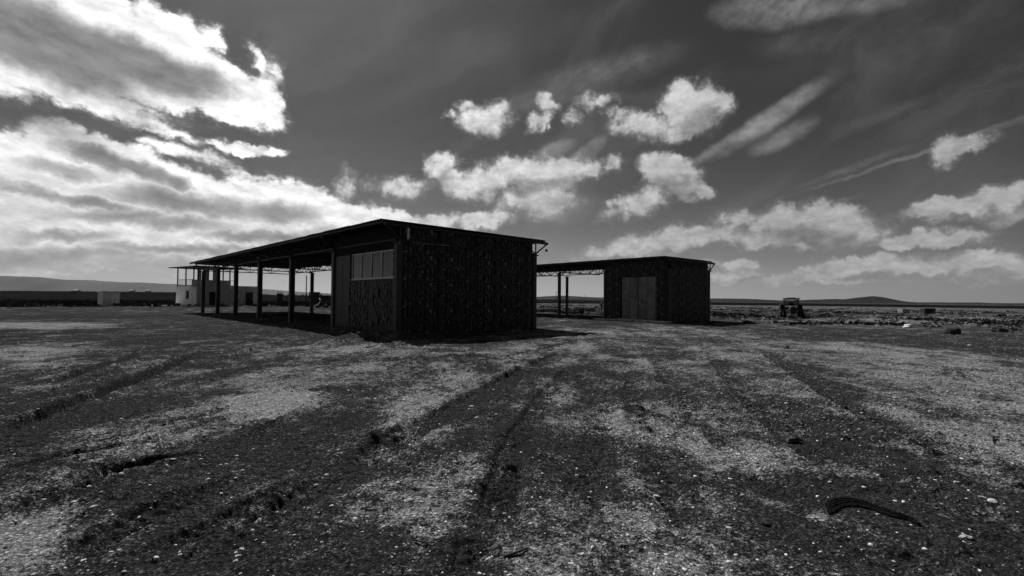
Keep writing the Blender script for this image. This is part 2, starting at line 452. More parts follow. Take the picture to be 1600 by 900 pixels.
def vnoise(x, y, seed):
    ix = np.floor(x); iy = np.floor(y)
    fx = x - ix; fy = y - iy
    fx = fx * fx * fx * (fx * (fx * 6 - 15) + 10); fy = fy * fy * fy * (fy * (fy * 6 - 15) + 10)
    a = hash2(ix, iy, seed); b = hash2(ix + 1, iy, seed); c = hash2(ix, iy + 1, seed); d = hash2(ix + 1, iy + 1, seed)
    return (a + (b - a) * fx) * (1 - fy) + (c + (d - c) * fx) * fy - .5

def fbm(x, y, seed, octv=4, gain=.5):
    s = np.zeros_like(x); a = 1.0; t = 0
    for o in range(octv):
        c, sn = math.cos(.6 * o + .3), math.sin(.6 * o + .3)
        s += a * vnoise((x * c - y * sn) * 2 ** o + 17.3 * o, (x * sn + y * c) * 2 ** o - 9.1 * o, seed + o)
        t += a; a *= gain
    return s / t * 2.0      # about -1..1

TRACKS = [  # points in the photograph, half width (m), depth, berm height on the (left, right) side
 ([(470,790),(560,722),(650,668),(730,626),(800,590),(860,562),(905,543)], .22, .05, (.05, .015)),
 ([(772,905),(778,800),(795,715),(818,668),(846,625),(872,596),(908,568)], .17, .045, (.035, .02)),
 ([(-40,690),(20,668),(90,641),(200,600),(270,572),(300,558),(326,546)], .13, .10, (.13, .06)),
 ([(60,606),(130,585),(200,562),(245,543)], .13, .09, (.11, .06)),
 ([(690,575),(780,562),(822,552),(890,536),(940,528)], .15, .05, (.02, .08)),
 ([(560,570),(640,563),(740,560),(830,548)], .15, .03, (.01, .05)),
 ([(1100,540),(1150,600),(1220,665),(1330,740),(1480,820)], .18, .035, (.03, .03)),
 ([(1190,545),(1290,610),(1400,672),(1500,712),(1640,760)], .2, .05, (.03, .06)),
 ([(-20,830),(80,775),(180,735),(330,700)], .12, .03, (.03, .03)),
 ([(-20,745),(110,712),(240,690),(330,672)], .10, .03, (.03, .02)),
 ([(300,905),(400,820),(470,770),(540,735)], .16, .045, (.05, .03)),
 ([(150,690),(230,690),(300,668),(350,640)], .07, .025, (.025, .02)),
 ([(190,655),(260,662),(330,645),(400,615)], .07, .025, (.025, .02)),
 ([(-20,790),(120,745),(260,715),(400,690)], .10, .025, (.03, .02)),
 ([(60,905),(180,830),(300,770),(420,730)], .12, .03, (.035, .02)),
 ([(180,905),(300,835),(420,775),(520,735)], .12, .03, (.03, .03)),
 ([(-20,640),(60,618),(150,592),(230,570)], .10, .03, (.04, .02)),
 ([(340,705),(430,662),(500,622)], .09, .025, (.03, .02)),
 ([(860,905),(900,800),(930,700),(945,620)], .16, .022, (.015, .02)),
 ([(1060,905),(1050,800),(1010,680),(980,600),(960,560)], .16, .022, (.02, .015)),
 ([(1400,905),(1250,780),(1130,690),(1040,610)], .16, .028, (.02, .025)),
 ([(1620,868),(1420,762),(1280,682),(1150,592)], .16, .028, (.02, .025)),
 ([(1010,545),(1050,600),(1130,680)], .15, .02, (.02, .02)),
 ([(730,905),(740,850),(742,820)], .12, .03, (.02, .02)),
]
LIGHT = [   # paler, dry patches: x, y, half width, half height in the photograph, turn, strength
 (405,630,75,16,-6,1.7),(330,640,110,26,-14,.35),(470,585,90,10,-4,.2),(30,840,110,60,-25,1.2),(100,740,100,10,-14,.25),(60,508,100,5,0,1.2),(40,546,90,12,-4,.8),(90,571,34,5,0,.8),
 (540,545,100,8,0,.3),(700,600,70,16,-14,.45),(640,640,70,14,-20,.5),(860,612,40,18,-24,.7),(640,690,56,22,-14,.85),(690,760,90,44,-8,.75),(660,800,60,26,0,.6),(880,850,120,50,8,.85),(820,830,30,70,0,.6),(960,800,90,26,12,.5),
 (960,660,80,24,8,.75),(1150,690,90,26,14,1.0),(1080,640,60,14,10,.5),(1060,575,90,16,6,.65),(1140,560,80,14,14,.8),(1230,610,90,20,14,.75),(1290,720,90,12,14,.7),(1250,545,140,14,4,.65),(1380,560,160,24,6,.85),(1500,575,140,30,8,.8),
 (1450,590,170,34,8,1.0),(1380,620,110,18,24,.8),(1500,680,150,34,20,.95),(1600,640,120,40,12,.8),(1420,655,90,16,20,.8),(1560,745,80,12,14,.7),(1050,880,80,34,8,.6),(1240,790,40,8,20,.4),(1400,500,160,6,0,.5),(900,545,160,16,-4,.45),(1180,585,90,10,10,.7),(1310,575,80,12,10,.7),(1000,520,130,10,0,.4),
]
DARKP = [(1240,640,110,12,20,.7),(1420,600,90,10,12,.6),(1330,690,130,12,20,.6),(1500,540,120,8,4,.6),(600,830,60,60,0,.5),(1300,830,200,40,10,.6),(760,660,60,26,-30,.5),(560,670,60,30,0,.4),(740,850,30,40,0,.7),(200,640,80,14,-16,.4)]

def gblob(lst, X, Y):
    F = np.full(X.shape, -2.0)
    for cx, cy, ax, ay, rot, amp in lst:
        c0 = gpt(cx, cy); e = 1.0
        J = np.column_stack([(gpt(cx + e, cy) - gpt(cx - e, cy)) / 2, (gpt(cx, cy + e) - gpt(cx, cy - e)) / 2])
        r = R(rot)
        A = np.linalg.inv(J @ np.array([[math.cos(r), -math.sin(r)], [math.sin(r), math.cos(r)]]) @ np.diag([ax, ay]) * 1.15)
        dx = X - c0[0]; dy = Y - c0[1]
        q = (A[0, 0] * dx + A[0, 1] * dy) ** 2 + (A[1, 0] * dx + A[1, 1] * dy) ** 2
        F = np.maximum(F, amp * (1 - q))
    return F

def smooth(x, a, b):
    t = np.clip((x - a) / (b - a), 0, 1); return t * t * (3 - 2 * t)

MOUNDS = [(592,528,1.5,.55,.28,43),(640,540,.9,.6,.16,40),(545,518,1.6,.6,.22,-45),(500,508,2.5,.8,.22,-45),(430,499,3.5,.8,.2,-45),(700,560,2.0,.3,.06,20)]

TRACK_MASK = [None]
def relief(X, Y):
    """height of the yard above its mean plane"""
    Rr = np.hypot(X, Y)
    fade = 1 - smooth(Rr, 45, 110)
    wob = fbm(X / 2.2, Y / 2.2, 5, 3) * .25
    z = fbm(X / 6, Y / 6, 11, 3) * .05
    z += fbm(X / 1.1, Y / 1.6, 21, 3) * .035
    z += (fbm(X / .28, Y / .34, 31, 3) * .030) * (1 - smooth(Rr, 20, 45))
    z += (np.abs(fbm(X / .10, Y / .10, 41, 2)) * -.026 + .006) * (1 - smooth(Rr, 8, 22))
    # clods
    cl = fbm(X / .16, Y / .16, 47, 2); rough = smooth(fbm(X / 2.5, Y / 2.5, 53, 2), -.1, .4)
    z += np.maximum(cl - .12, 0) * .085 * rough * (1 - smooth(Rr, 12, 30))
    # streaks left by wheels and blade, running towards the gap between the sheds
    Xr = X - .12 * Y
    st = fbm(Xr / .42 + wob, Y / 5.0, 61, 3)
    z += st * .048 * smooth(fbm(X / 5, Y / 5, 67, 2), -.35, .35)
    for pts, hw, dep, (bl, br) in TRACKS:
        P = [gpt(*p) for p in pts]
        best = np.full(X.shape, 9.0); side = np.zeros(X.shape); along = np.zeros(X.shape); acc = 0.0
        for a, b in zip(P[:-1], P[1:]):
            d = b - a; Ld = np.linalg.norm(d); d = d / Ld
            t = np.clip((X - a[0]) * d[0] + (Y - a[1]) * d[1], 0, Ld)
            ox = X - a[0] - t * d[0]; oy = Y - a[1] - t * d[1]
            r = np.hypot(ox, oy); cr = d[0] * oy - d[1] * ox     # >0 on the left
            m = r < best
            best = np.where(m, r, best); side = np.where(m, np.sign(cr), side); along = np.where(m, acc + t, along); acc += Ld
        ends = smooth(along, 0, min(1.6, acc * .3)) * (1 - smooth(along, acc - min(2.5, acc * .4), acc))
        e = best + wob * .10 + fbm(X / .3, Y / .3, 71, 2) * .018
        var = .8 + .3 * fbm(along / 1.3, along * 0 + hw * 40, 73, 2)
        g = -dep * 1.3 * (1 - smooth(e, hw * .75, hw * 1.15))
        tread = .016 * np.sin(along / .055 * math.pi * (1) + side * 1.0 + e * 20) * (1 - smooth(e, hw * .5, hw * .9))
        berm = 1.0 * np.exp(-((e - hw * 1.45) / (hw * np.where(e < hw * 1.45, .38, .6))) ** 2) * np.where(side > 0, bl, br)
        TRACK_MASK[0] = np.maximum(TRACK_MASK[0], (1 - smooth(e, hw * .7, hw * 1.6)) * ends * np.clip(dep * 14, .2, 1)) if TRACK_MASK[0] is not None and TRACK_MASK[0].shape == X.shape else None
        z += (g + tread + berm * (.75 + .2 * fbm(X / .2, Y / .2, 77, 2))) * ends * var
    sc_ = gpt(1362, 803); z *= fade * (1 - .9 * np.exp(-(((X - sc_[0]) / .62) ** 2 + ((Y - sc_[1]) / .40) ** 2) ** 2))
    for px, py, ax, ay, h, deg in MOUNDS:
        c = gpt(px, py); a = R(deg); dx = X - c[0]; dy = Y - c[1]
        u = (dx * math.cos(a) + dy * math.sin(a)) / ax; v = (-dx * math.sin(a) + dy * math.cos(a)) / ay
        q = u * u + v * v
        z += h * np.exp(-q) * (1 + .35 * fbm(X / .35, Y / .35, 83, 3)) + np.exp(-q / 2) * .05 * fbm(X / .18, Y / .18, 85, 2)
    # far, slightly rolling land
    z += fbm(X / 90, Y / 90, 91, 3) * .5 * smooth(Rr, 110, 400) - .3 * smooth(Rr, 100, 300)
    return z

def gz(x, y):
    return float(relief(np.array([float(x)]), np.array([float(y)]))[0])

def tone_of(X, Y):
    Rr = np.hypot(X, Y)
    wx = fbm(X / 1.7, Y / 1.7, 101, 4) * .5; wy = fbm(X / 1.7, Y / 1.7, 107, 4) * .5
    k = np.minimum(1, Rr / 9)
    Xw, Yw = X + wx * k, Y + wy * k
    F = gblob(LIGHT, Xw, Yw); G = gblob(DARKP, Xw, Yw)
    st = fbm((X - .12 * Y) / .55, Y / 6, 111, 4)
    n = fbm(X / .8, Y / .8, 117, 5, .65)
    lo = fbm(X / 7, Y / 7, 121, 3)
    n2 = fbm(X / .17, Y / .22, 127, 3, .7)
    F = np.maximum(F, -.7)
    t = .68 * F - np.maximum(G, 0) * .5 + n * 1.05 + st * .42 + lo * .3 + n2 * .5
    return np.clip((t + 1.1) / 2.4, 0, 1)

def build_ground():
    front = np.arange(-60, 60.01, .145); back = np.arange(63, 297.01, 3.0)
    ang = np.radians(np.concatenate([front, back]))
    r1 = np.exp(np.concatenate([np.arange(math.log(2.2), math.log(15), .0046), np.arange(math.log(15.05), math.log(62), .0066)])); r2 = np.exp(np.linspace(math.log(62.4), math.log(5400), 190))
    rad = np.concatenate([[.02, .5, 1.0, 1.4, 1.7, 1.9, 2.05], r1, r2])
    na, nr = len(ang), len(rad)
    A, Q = np.meshgrid(ang, rad)
    X = Q * np.sin(A); Y = Q * np.cos(A)
    TRACK_MASK[0] = np.zeros(X.size)
    Z = relief(X.ravel(), Y.ravel()).reshape(X.shape)
    packed = TRACK_MASK[0]; TRACK_MASK[0] = None
    T = np.clip(tone_of(X.ravel(), Y.ravel()) - .30 * packed, 0, 1).reshape(X.shape)     # packed, darker soil in the wheel tracks
    co = np.stack([X, Y, Z], -1).reshape(-1, 3)
    i = np.arange(nr - 1)[:, None] * na; j = np.arange(na)[None, :]; j2 = (j + 1) % na
    F = np.stack([i + j, i + j2, i + na + j2, i + na + j], -1).reshape(-1, 4)[:, ::-1]
    me = bpy.data.meshes.new('ground')
    me.vertices.add(len(co)); me.vertices.foreach_set('co', co.ravel().astype(np.float32))
    me.loops.add(F.size); me.loops.foreach_set('vertex_index', F.ravel().astype(np.int32))
    me.polygons.add(len(F)); me.polygons.foreach_set('loop_start', np.arange(0, F.size, 4, dtype=np.int32))
    me.polygons.foreach_set('use_smooth', np.ones(len(F), dtype=bool))
    me.update(calc_edges=True)
    at = me.attributes.new('dryness', 'FLOAT', 'POINT'); at.data.foreach_set('value', T.ravel().astype(np.float32))
    # kinds of land farther off: dark ploughed field and pale stubble
    Xf, Yf = X.ravel(), Y.ravel()
    nz = fbm(Xf / 30, Yf / 30, 131, 3) * 5 + fbm(Xf / 6, Yf / 6, 137, 3) * 2.5
    azm = np.degrees(np.arctan2(Xf, Yf)); Rr = np.hypot(Xf, Yf)
    edge = np.interp(azm, [-180, -60, -46, -32, -20, -5, 0, 10, 25, 45, 60, 180], [100, 100, 104, 92, 84, 120, 170, 180, 190, 210, 220, 100])
    dk = smooth(Rr + nz, edge - 1.5, edge + 3)
    stripe = np.interp(np.log(Rr), np.log([150, 240, 300, 420, 520, 800, 1000, 1500, 2600]), [0, 0, .0, .0, .55, .5, .1, .35, .3])
    dk = dk * (1 - stripe * smooth(azm, 5, 20))
    st = smooth(Rr + nz, 78, 92) * (1 - smooth(Rr + nz * 3, 185, 215)) * smooth(azm, -4, 3)
    a2 = me.attributes.new('dark_field', 'FLOAT', 'POINT'); a2.data.foreach_set('value', dk.astype(np.float32))
    a3 = me.attributes.new('stubble', 'FLOAT', 'POINT'); a3.data.foreach_set('value', st.astype(np.float32))
    m = bpy.data.materials.new('bare_dirt'); m.use_nodes = True
    nt = NT(m.node_tree); b = nt.n['Principled BSDF']
    def attr(n):
        a = nt.new('ShaderNodeAttribute'); a.attribute_name = n; return a.outputs['Fac']
    geo = nt.new('ShaderNodeNewGeometry'); pos = geo.outputs['Position']
    n1 = nt.noise(pos, 6.0, 8, .68)
    n2 = nt.noise(pos, 45.0, 5, .7)
    n3 = nt.noise(pos, 120.0, 4, .75)
    n4 = nt.noise(pos, 17.0, 6, .7)
    t = nt.m('ADD', attr('dryness'), nt.m('ADD', nt.m('MULTIPLY', nt.m('SUBTRACT', n1, .5), 1.1), nt.m('ADD', nt.m('MULTIPLY', nt.m('SUBTRACT', n4, .5), 1.1), nt.m('ADD', nt.m('MULTIPLY', nt.m('SUBTRACT', n2, .5), 1.5), nt.m('MULTIPLY', nt.m('SUBTRACT', n3, .5), .8)))))
    t = nt.rng(t, .34, .84)
    k = nt.mix(t, .062, .46)
    k = nt.m('MULTIPLY', k, nt.rng(n3, .3, .7, .5, 1.5))
    k = nt.m('MULTIPLY', k, nt.rng(n2, .3, .7, .6, 1.4))
    # pebbles of every size pressed into the dirt
    def peb(scale):
        v = nt.new('ShaderNodeTexVoronoi'); v.inputs['Scale'].default_value = scale
        nt.l.new(nt.v('ADD', pos, nt.v('SCALE', nt.noise(pos, scale * .6, 2, .5, color=True), .5 / scale)), v.inputs['Vector'])
        c = nt.new('ShaderNodeSeparateColor'); nt.l.new(v.outputs['Color'], c.inputs[0])
        return v.outputs['Distance'], c.outputs[0], c.outputs[1]
    d1, c1, e1 = peb(17.0); d2, c2, e2 = peb(44.0)
    p1 = nt.m('MULTIPLY', nt.rng(d1, .52, .38), nt.m('GREATER_THAN', e1, .72))
    p2 = nt.m('MULTIPLY', nt.rng(d2, .55, .38), nt.m('GREATER_THAN', e2, .42))
    k = nt.m('MULTIPLY', k, nt.mix(p2, nt.rng(d2, .3, .8, 1.0, .55), nt.rng(c2, 0, 1, .45, 2.1, False)))
    k = nt.m('MULTIPLY', k, nt.mix(p1, 1.0, nt.rng(c1, 0, 1, .5, 1.9, False)))
    # tiny chalky grit
    vo = nt.new('ShaderNodeTexVoronoi'); vo.inputs['Scale'].default_value = 38.0; nt.l.new(pos, vo.inputs['Vector'])
    sv = nt.new('ShaderNodeSeparateColor'); nt.l.new(vo.outputs['Color'], sv.inputs[0])
    grit = nt.m('MULTIPLY', nt.rng(vo.outputs['Distance'], .30, .22), nt.rng(sv.outputs[0], .93, .96))
    k = nt.mix(nt.m('MULTIPLY', nt.rng(n2, .56, .68), nt.rng(n3, .45, .62, .0, .75)), k, .26)
    dim = nt.m('MULTIPLY', nt.rng(n4, .3, .55, .55, 1.1), 1.0)
    k = nt.m('MULTIPLY', k, dim)
    k = nt.mix(nt.m('MULTIPLY', grit, .8), k, .5)
    k = nt.mix(attr('stubble'), k, nt.rng(nt.noise(nt.v('MULTIPLY', pos, (.3, .6, 1)), 1.0, 6, .7), .3, .7, .05, .20))
    k = nt.mix(attr('dark_field'), k, nt.rng(nt.noise(nt.v('MULTIPLY', pos, (.12, .2, 1)), 1.0, 5, .6), 0.35, .8, .006, .014))
    nt.l.new(nt.grey(k), b.inputs['Base Color'])
    b.inputs['Roughness'].default_value = 1.0; b.inputs['Specular IOR Level'].default_value = .0
    bn = nt.new('ShaderNodeBump'); bn.inputs['Strength'].default_value = 1.0; bn.inputs['Distance'].default_value = .07
    nt.l.new(nt.m('ADD', nt.m('ADD', nt.m('MULTIPLY_ADD', p2, .22, nt.m('MULTIPLY', p1, .5)), nt.m('ADD', n2, nt.m('MULTIPLY', n4, 1.6))), nt.m('ADD', nt.m('MULTIPLY', n3, .35), nt.m('MULTIPLY', grit, .3))), bn.inputs['Height'])
    nt.l.new(bn.outputs[0], b.inputs['Normal'])
    me.materials.append(m)
    o = link('ground', me)
    tag(o, 'bare dirt yard with wheel tracks running out to dark fields', None, None, 'structure')
    return o
build_ground()

# ------------------------------------------------------------------ far hills
def hill(name, label, depth, prof, back, base_y, m, rough_amp, seed):
    """a ridge whose skyline follows the listed heights; it has a front slope, a back slope and gullies"""
    nx = 420; ny = 16
    pxs = np.linspace(prof[0][0], prof[-1][0], nx)
    top = np.interp(pxs, [p[0] for p in prof], [p[1] for p in prof])
    k = np.ones(3) / 3; top = np.convolve(np.pad(top, 1, mode='edge'), k, mode='valid')
    vs = []; fs = []
    for i in range(nx):
        w = apt(pxs[i], top[i], depth)
        g = apt(pxs[i], base_y, depth)[0:2]
        d = Vector((w[0], w[1], 0)).normalized()
        for j in range(ny):
            s = j / (ny - 1)
            u = (s - .5) * 2                    # -1 front foot, 0 crest, 1 back foot
            hh = max(w[2], 1.0) * (math.cos(u * math.pi) * .5 + .5)
            q = Vector((w[0], w[1], 0)) + d * (u * back)
            hh += rough_amp * (1 - abs(u)) * float(mnoise.fractal(Vector((q.x / (back * .5), q.y / (back * .5), seed)), 1.0, 2.0, 4)) * (0 if abs(u) < .05 else 1)
            vs.append((q.x, q.y, hh - 4 * (abs(u) > .99)))
    for i in range(nx - 1):
        for j in range(ny - 1):
            a = i * ny + j; fs.append((a, a + ny, a + ny + 1, a + 1))
    mb = MB(); mb.add(vs, fs)
    o = mb.build(name, m, smooth=True)
    tag(o, label, None, None, 'structure')
M['hill'] = mat('hill_scrub', .006, .95, .1, .5, .012, stretch=(1, .5, 1))
M['rise'] = mat('ploughed_rise', .003, 1.0, 0.0, .5, .02, stretch=(1, .5, 1))
M['mountain'] = mat('mountain_side', .05, .95, .1, .45, .0025, stretch=(1, .4, 1))
hill('mountain', 'long pale mountain slope sinking towards the sheds', 4200,
     [(-700,418),(-300,424),(-100,428),(0,431),(60,433),(120,437),(200,441),(270,444),(340,448),(430,454),(520,458),(640,461),(760,464)], 900, 462, M['mountain'], 14, 3.1)
hill('field_rise', 'low black rise of ploughed land behind the hut', 760,
     [(-700,448),(-300,451),(0,454.3),(120,455),(275,456.5),(360,459),(430,461),(520,462.5),(640,464)], 160, 460, M['rise'], .3, 5.2)
hill('hills', 'low dark hills on the skyline beyond the right field', 1300,
     [(700,464),(780,465),(835,464),(850,463),(880,462.5),(900,463),(945,465),(1000,464),(1060,465),(1110,466),(1150,466.5),(1200,468),(1230,469.5),(1262,468.5),(1290,467.5),(1305,467),(1318,468),(1335,465.5),(1350,463.3),(1365,462),(1378,463.2),(1395,467),(1415,471),(1440,473.5),(1470,473.2),(1500,472.6),(1530,472.2),(1570,474),(1640,474.5),(1800,474),(2300,470)], 180, 470, M['hill'], 2, 8.7)

# ------------------------------------------------------------------ the two open sheds
def panel_mesh(name, w, h, seed):
    """precast wall panel with a relief of upright split stones"""
    r = random.Random(seed); mb = MB()
    mb.box(0, w, .0, .03, 0, h)
    nc = max(2, int(w / .21)); cw = w / nc
    for c in range(nc):
        z = .012
        while z < h - .04:
            L = r.uniform(.16, .46); z1 = min(z + L, h - .012)
            if h - z1 < .1: z1 = h - .012
            d = r.uniform(.012, .07); g = .012; x0 = c * cw + g; x1 = (c + 1) * cw - g
            b = .016; t = r.uniform(-.012, .012)
            mb.add([(x0, -.001, z), (x1, -.001, z), (x1, -.001, z1 - g), (x0, -.001, z1 - g),
                    (x0 + b, -d + t, z + b), (x1 - b, -d - t, z + b), (x1 - b, -d - t * .5, z1 - g - b), (x0 + b, -d + t * .5, z1 - g - b)],
                   [(4, 5, 6, 7), (0, 1, 5, 4), (1, 2, 6, 5), (2, 3, 7, 6), (3, 0, 4, 7)])
            z = z1
    nf = len(mb.f)
    for k in range(int(w * h * 6)):          # raised pale slivers: highlights on the dark stones, put into colour
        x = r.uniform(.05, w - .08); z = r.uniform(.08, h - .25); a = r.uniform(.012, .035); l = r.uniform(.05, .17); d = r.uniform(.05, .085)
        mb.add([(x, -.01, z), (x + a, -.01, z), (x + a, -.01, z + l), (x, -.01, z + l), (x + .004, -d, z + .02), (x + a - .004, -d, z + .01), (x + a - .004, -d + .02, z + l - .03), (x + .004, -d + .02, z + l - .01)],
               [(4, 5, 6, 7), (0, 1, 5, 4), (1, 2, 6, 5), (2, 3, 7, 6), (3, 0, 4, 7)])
    me = mb.mesh(name, M['panel']); me.materials.append(M['glint'])
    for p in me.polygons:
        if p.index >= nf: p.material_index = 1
    return me

_pm = {}
def panels(parent, origin, theta, length, z0, z1, pw=1.19, ph=1.19):
    """a grid of panels; local x runs along the wall, outward is -y"""
    n = max(1, round(length / pw)); w = length / n
    m = max(1, round((z1 - z0) / ph)); h = (z1 - z0) / m
    ca, sa = math.cos(theta), math.sin(theta)
    for i in range(n):
        for j in range(m):
            v = (i * 7 + j * 3) % 3
            key = (round(w, 3), round(h, 3), v)
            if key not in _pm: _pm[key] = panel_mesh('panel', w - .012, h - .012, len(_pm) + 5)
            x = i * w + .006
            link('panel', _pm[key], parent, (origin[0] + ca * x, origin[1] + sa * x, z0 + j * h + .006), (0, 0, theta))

def corrugated(length, width, ribs, depth, th):
    """a roof sheet: ribs run along x, profile across y"""
    mb = MB(); n = ribs * 4
    prof = [(0, 0), (.35, 0), (.5, 1), (.85, 1)]
    ys = []
    for k in range(ribs):
        for u, v in prof: ys.append(((k + u) / ribs * width, v * depth))
    ys.append((width, 0))
    vs = []; 
    for y, z in ys: vs += [(0, y, z), (length, y, z), (0, y, z + th), (length, y, z + th)]
    fs = []
    for i in range(len(ys) - 1):
        a = i * 4; b = a + 4
        fs += [(a, a + 1, b + 1, b), (a + 2, b + 2, b + 3, a + 3), (a, b, b + 2, a + 2), (a + 1, a + 3, b + 3, b + 1)]
    mb.add(vs, fs)
    return mb

def make_shed(name, label, origin, rz, width, bays, over, roof_end, chord, eave, far_bays=None, cw=.145):
    t = empty(name, (origin[0], origin[1], 0), rz)
    tag(t, label, 'shed', 'long open-sided sheds')
    X1 = width; oL, oR, oF = over
    # columns
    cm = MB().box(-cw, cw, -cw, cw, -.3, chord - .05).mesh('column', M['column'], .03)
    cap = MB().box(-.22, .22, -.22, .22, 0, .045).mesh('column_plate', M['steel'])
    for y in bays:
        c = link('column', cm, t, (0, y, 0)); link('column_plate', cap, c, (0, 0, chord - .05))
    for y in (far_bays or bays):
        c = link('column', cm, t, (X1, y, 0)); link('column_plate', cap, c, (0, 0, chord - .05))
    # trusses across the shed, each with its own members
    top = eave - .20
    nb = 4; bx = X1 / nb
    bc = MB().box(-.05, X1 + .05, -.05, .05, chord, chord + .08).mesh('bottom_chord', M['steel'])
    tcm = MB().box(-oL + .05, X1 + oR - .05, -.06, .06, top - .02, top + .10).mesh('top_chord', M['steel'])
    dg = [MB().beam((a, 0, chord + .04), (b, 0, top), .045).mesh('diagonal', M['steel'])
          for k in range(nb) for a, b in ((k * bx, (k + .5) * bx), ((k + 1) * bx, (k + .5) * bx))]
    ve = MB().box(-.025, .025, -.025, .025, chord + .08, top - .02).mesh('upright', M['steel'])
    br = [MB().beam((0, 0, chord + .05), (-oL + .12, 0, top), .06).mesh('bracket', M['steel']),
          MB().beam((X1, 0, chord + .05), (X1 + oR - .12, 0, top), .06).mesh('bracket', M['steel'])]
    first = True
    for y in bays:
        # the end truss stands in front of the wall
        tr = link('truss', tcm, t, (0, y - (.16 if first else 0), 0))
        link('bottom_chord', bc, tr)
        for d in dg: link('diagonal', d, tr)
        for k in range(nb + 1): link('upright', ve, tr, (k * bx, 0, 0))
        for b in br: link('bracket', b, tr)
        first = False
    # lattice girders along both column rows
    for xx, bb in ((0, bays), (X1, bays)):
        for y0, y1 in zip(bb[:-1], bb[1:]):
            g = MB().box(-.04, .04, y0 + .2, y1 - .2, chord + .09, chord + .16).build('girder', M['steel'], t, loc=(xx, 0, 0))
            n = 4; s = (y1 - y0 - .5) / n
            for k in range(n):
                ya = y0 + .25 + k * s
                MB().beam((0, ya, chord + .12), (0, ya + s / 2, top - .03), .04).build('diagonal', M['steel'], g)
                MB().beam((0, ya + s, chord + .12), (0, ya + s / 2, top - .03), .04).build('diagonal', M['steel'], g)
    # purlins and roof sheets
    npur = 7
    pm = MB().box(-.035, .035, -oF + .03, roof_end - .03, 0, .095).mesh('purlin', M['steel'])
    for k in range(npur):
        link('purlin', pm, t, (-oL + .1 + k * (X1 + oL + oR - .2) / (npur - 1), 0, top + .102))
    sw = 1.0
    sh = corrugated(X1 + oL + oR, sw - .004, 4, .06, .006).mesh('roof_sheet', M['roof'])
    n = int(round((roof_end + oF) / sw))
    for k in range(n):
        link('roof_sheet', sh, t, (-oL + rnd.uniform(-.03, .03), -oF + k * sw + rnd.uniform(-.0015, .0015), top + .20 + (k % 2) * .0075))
    return t, top

def rot_of(w): return math.atan2(w[1], w[0])
Wd = np.array([.7238, .69]); Ld = np.array([-.69, .7238])
C1 = np.array([-4.85, 20.45])
BAYS1 = [0, 6.36, 12.6, 18.95, 25.15, 31.0, 36.8]
shed1, top1 = make_shed('open_shed', 'long open shed with stone-patterned end room, window row and corrugated roof edge', C1, rot_of(Wd), 8.3, BAYS1, (.8, 1.0, .03), 39.4, 4.02, 4.86)

def wall_room(t, X1, Y1, top, side_open, name='wall'):
    """walls of the closed end room; side_open = (y0, y1, z0, z1) opening in the near long side"""
    y0, y1, z0, z1 = side_open
    w = MB()
    w.box(.16, X1 - .16, -.02, .10, -.2, top + .10)                      # end wall
    w.box(-.02, .10, .102, y0, -.2, top + .10); w.box(-.02, .10, y1, Y1 - .162, -.2, top + .10)
    if z0 > 0: w.box(-.02, .10, y0, y1, -.2, z0)
    w.box(-.02, .10, y0, y1, z1, top + .10)
    w.box(X1 - .10, X1 + .02, .102, Y1 - .162, -.2, top + .10)
    return w

# ---- room of the first shed
w = wall_room(shed1, 8.3, 6.36, top1, (.17, 4.36, 2.50, 3.72))
# partition to the open part, with a window of its own
w.box(.16, 8.14, 6.24, 6.36, -.2, 2.5); w.box(.16, 8.14, 6.24, 6.36, 3.75, top1 + .1); w.box(5.2, 8.14, 6.24, 6.36, 2.5, 3.75)
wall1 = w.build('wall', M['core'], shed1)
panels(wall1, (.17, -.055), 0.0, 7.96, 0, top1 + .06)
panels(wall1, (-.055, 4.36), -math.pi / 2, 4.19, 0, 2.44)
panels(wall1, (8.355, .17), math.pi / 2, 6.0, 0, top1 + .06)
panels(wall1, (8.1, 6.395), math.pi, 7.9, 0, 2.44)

def window(t, axis, pos, cuts, z0, z1, off):
    """a row of panes: axis 'y' runs along the long side at x=pos, 'x' across at y=pos"""
    def put(mb, a0, a1, b0, b1, c0, c1):
        if axis == 'y': mb.box(b0, b1, a0, a1, c0, c1)
        else: mb.box(a0, a1, b0, b1, c0, c1)
        return mb
    fr = MB(); a, b = cuts[0], cuts[-1]
    put(fr, a, b, pos - .04, pos + .04, z0, z0 + .05); put(fr, a, b, pos - .04, pos + .04, z1 - .05, z1)
    win = fr.build('window', M['frame'], t)
    for c in cuts:
        put(MB(), c - .028, c + .028, pos - .045, pos + .035, z0 + .052, z1 - .052).build('mullion', M['frame'], win)
    for c, d in zip(cuts[:-1], cuts[1:]):
        put(MB(), c + .03, d - .03, pos - .004, pos + .004, z0 + .052, z1 - .052).build('pane', M['glass'], win)
    put(MB(), a - .03, b + .03, pos - .11, pos - .042, z0 - .05, z0 - .002).build('sill', M['frame'], win)
    return win
window(wall1, 'y', .02, [.20, .47, 1.42, 2.38, 3.38, 4.33], 2.50, 3.72, 0)
window(wall1, 'x', 6.30, [.2, 1.45, 2.7, 3.95, 5.17], 2.50, 3.75, 0)
MB().beam((.35, 2.2, 2.6), (.35, 4.9, 3.6), .10).build('brace', M['steel'], shed1)
dl = MB().box(-.075, -.022, 4.46, 6.12, .02, 3.7).build('door', M['darkdoor'], wall1, .006)
for yy in (5.3,): MB().box(-.085, -.077, yy - .015, yy + .015, .06, 3.66).build('door_rail', M['darkdoor'], dl)
MB().box(-.13, -.077, 4.62, 4.66, 1.0, 1.16).build('handle', M['frame'], dl)
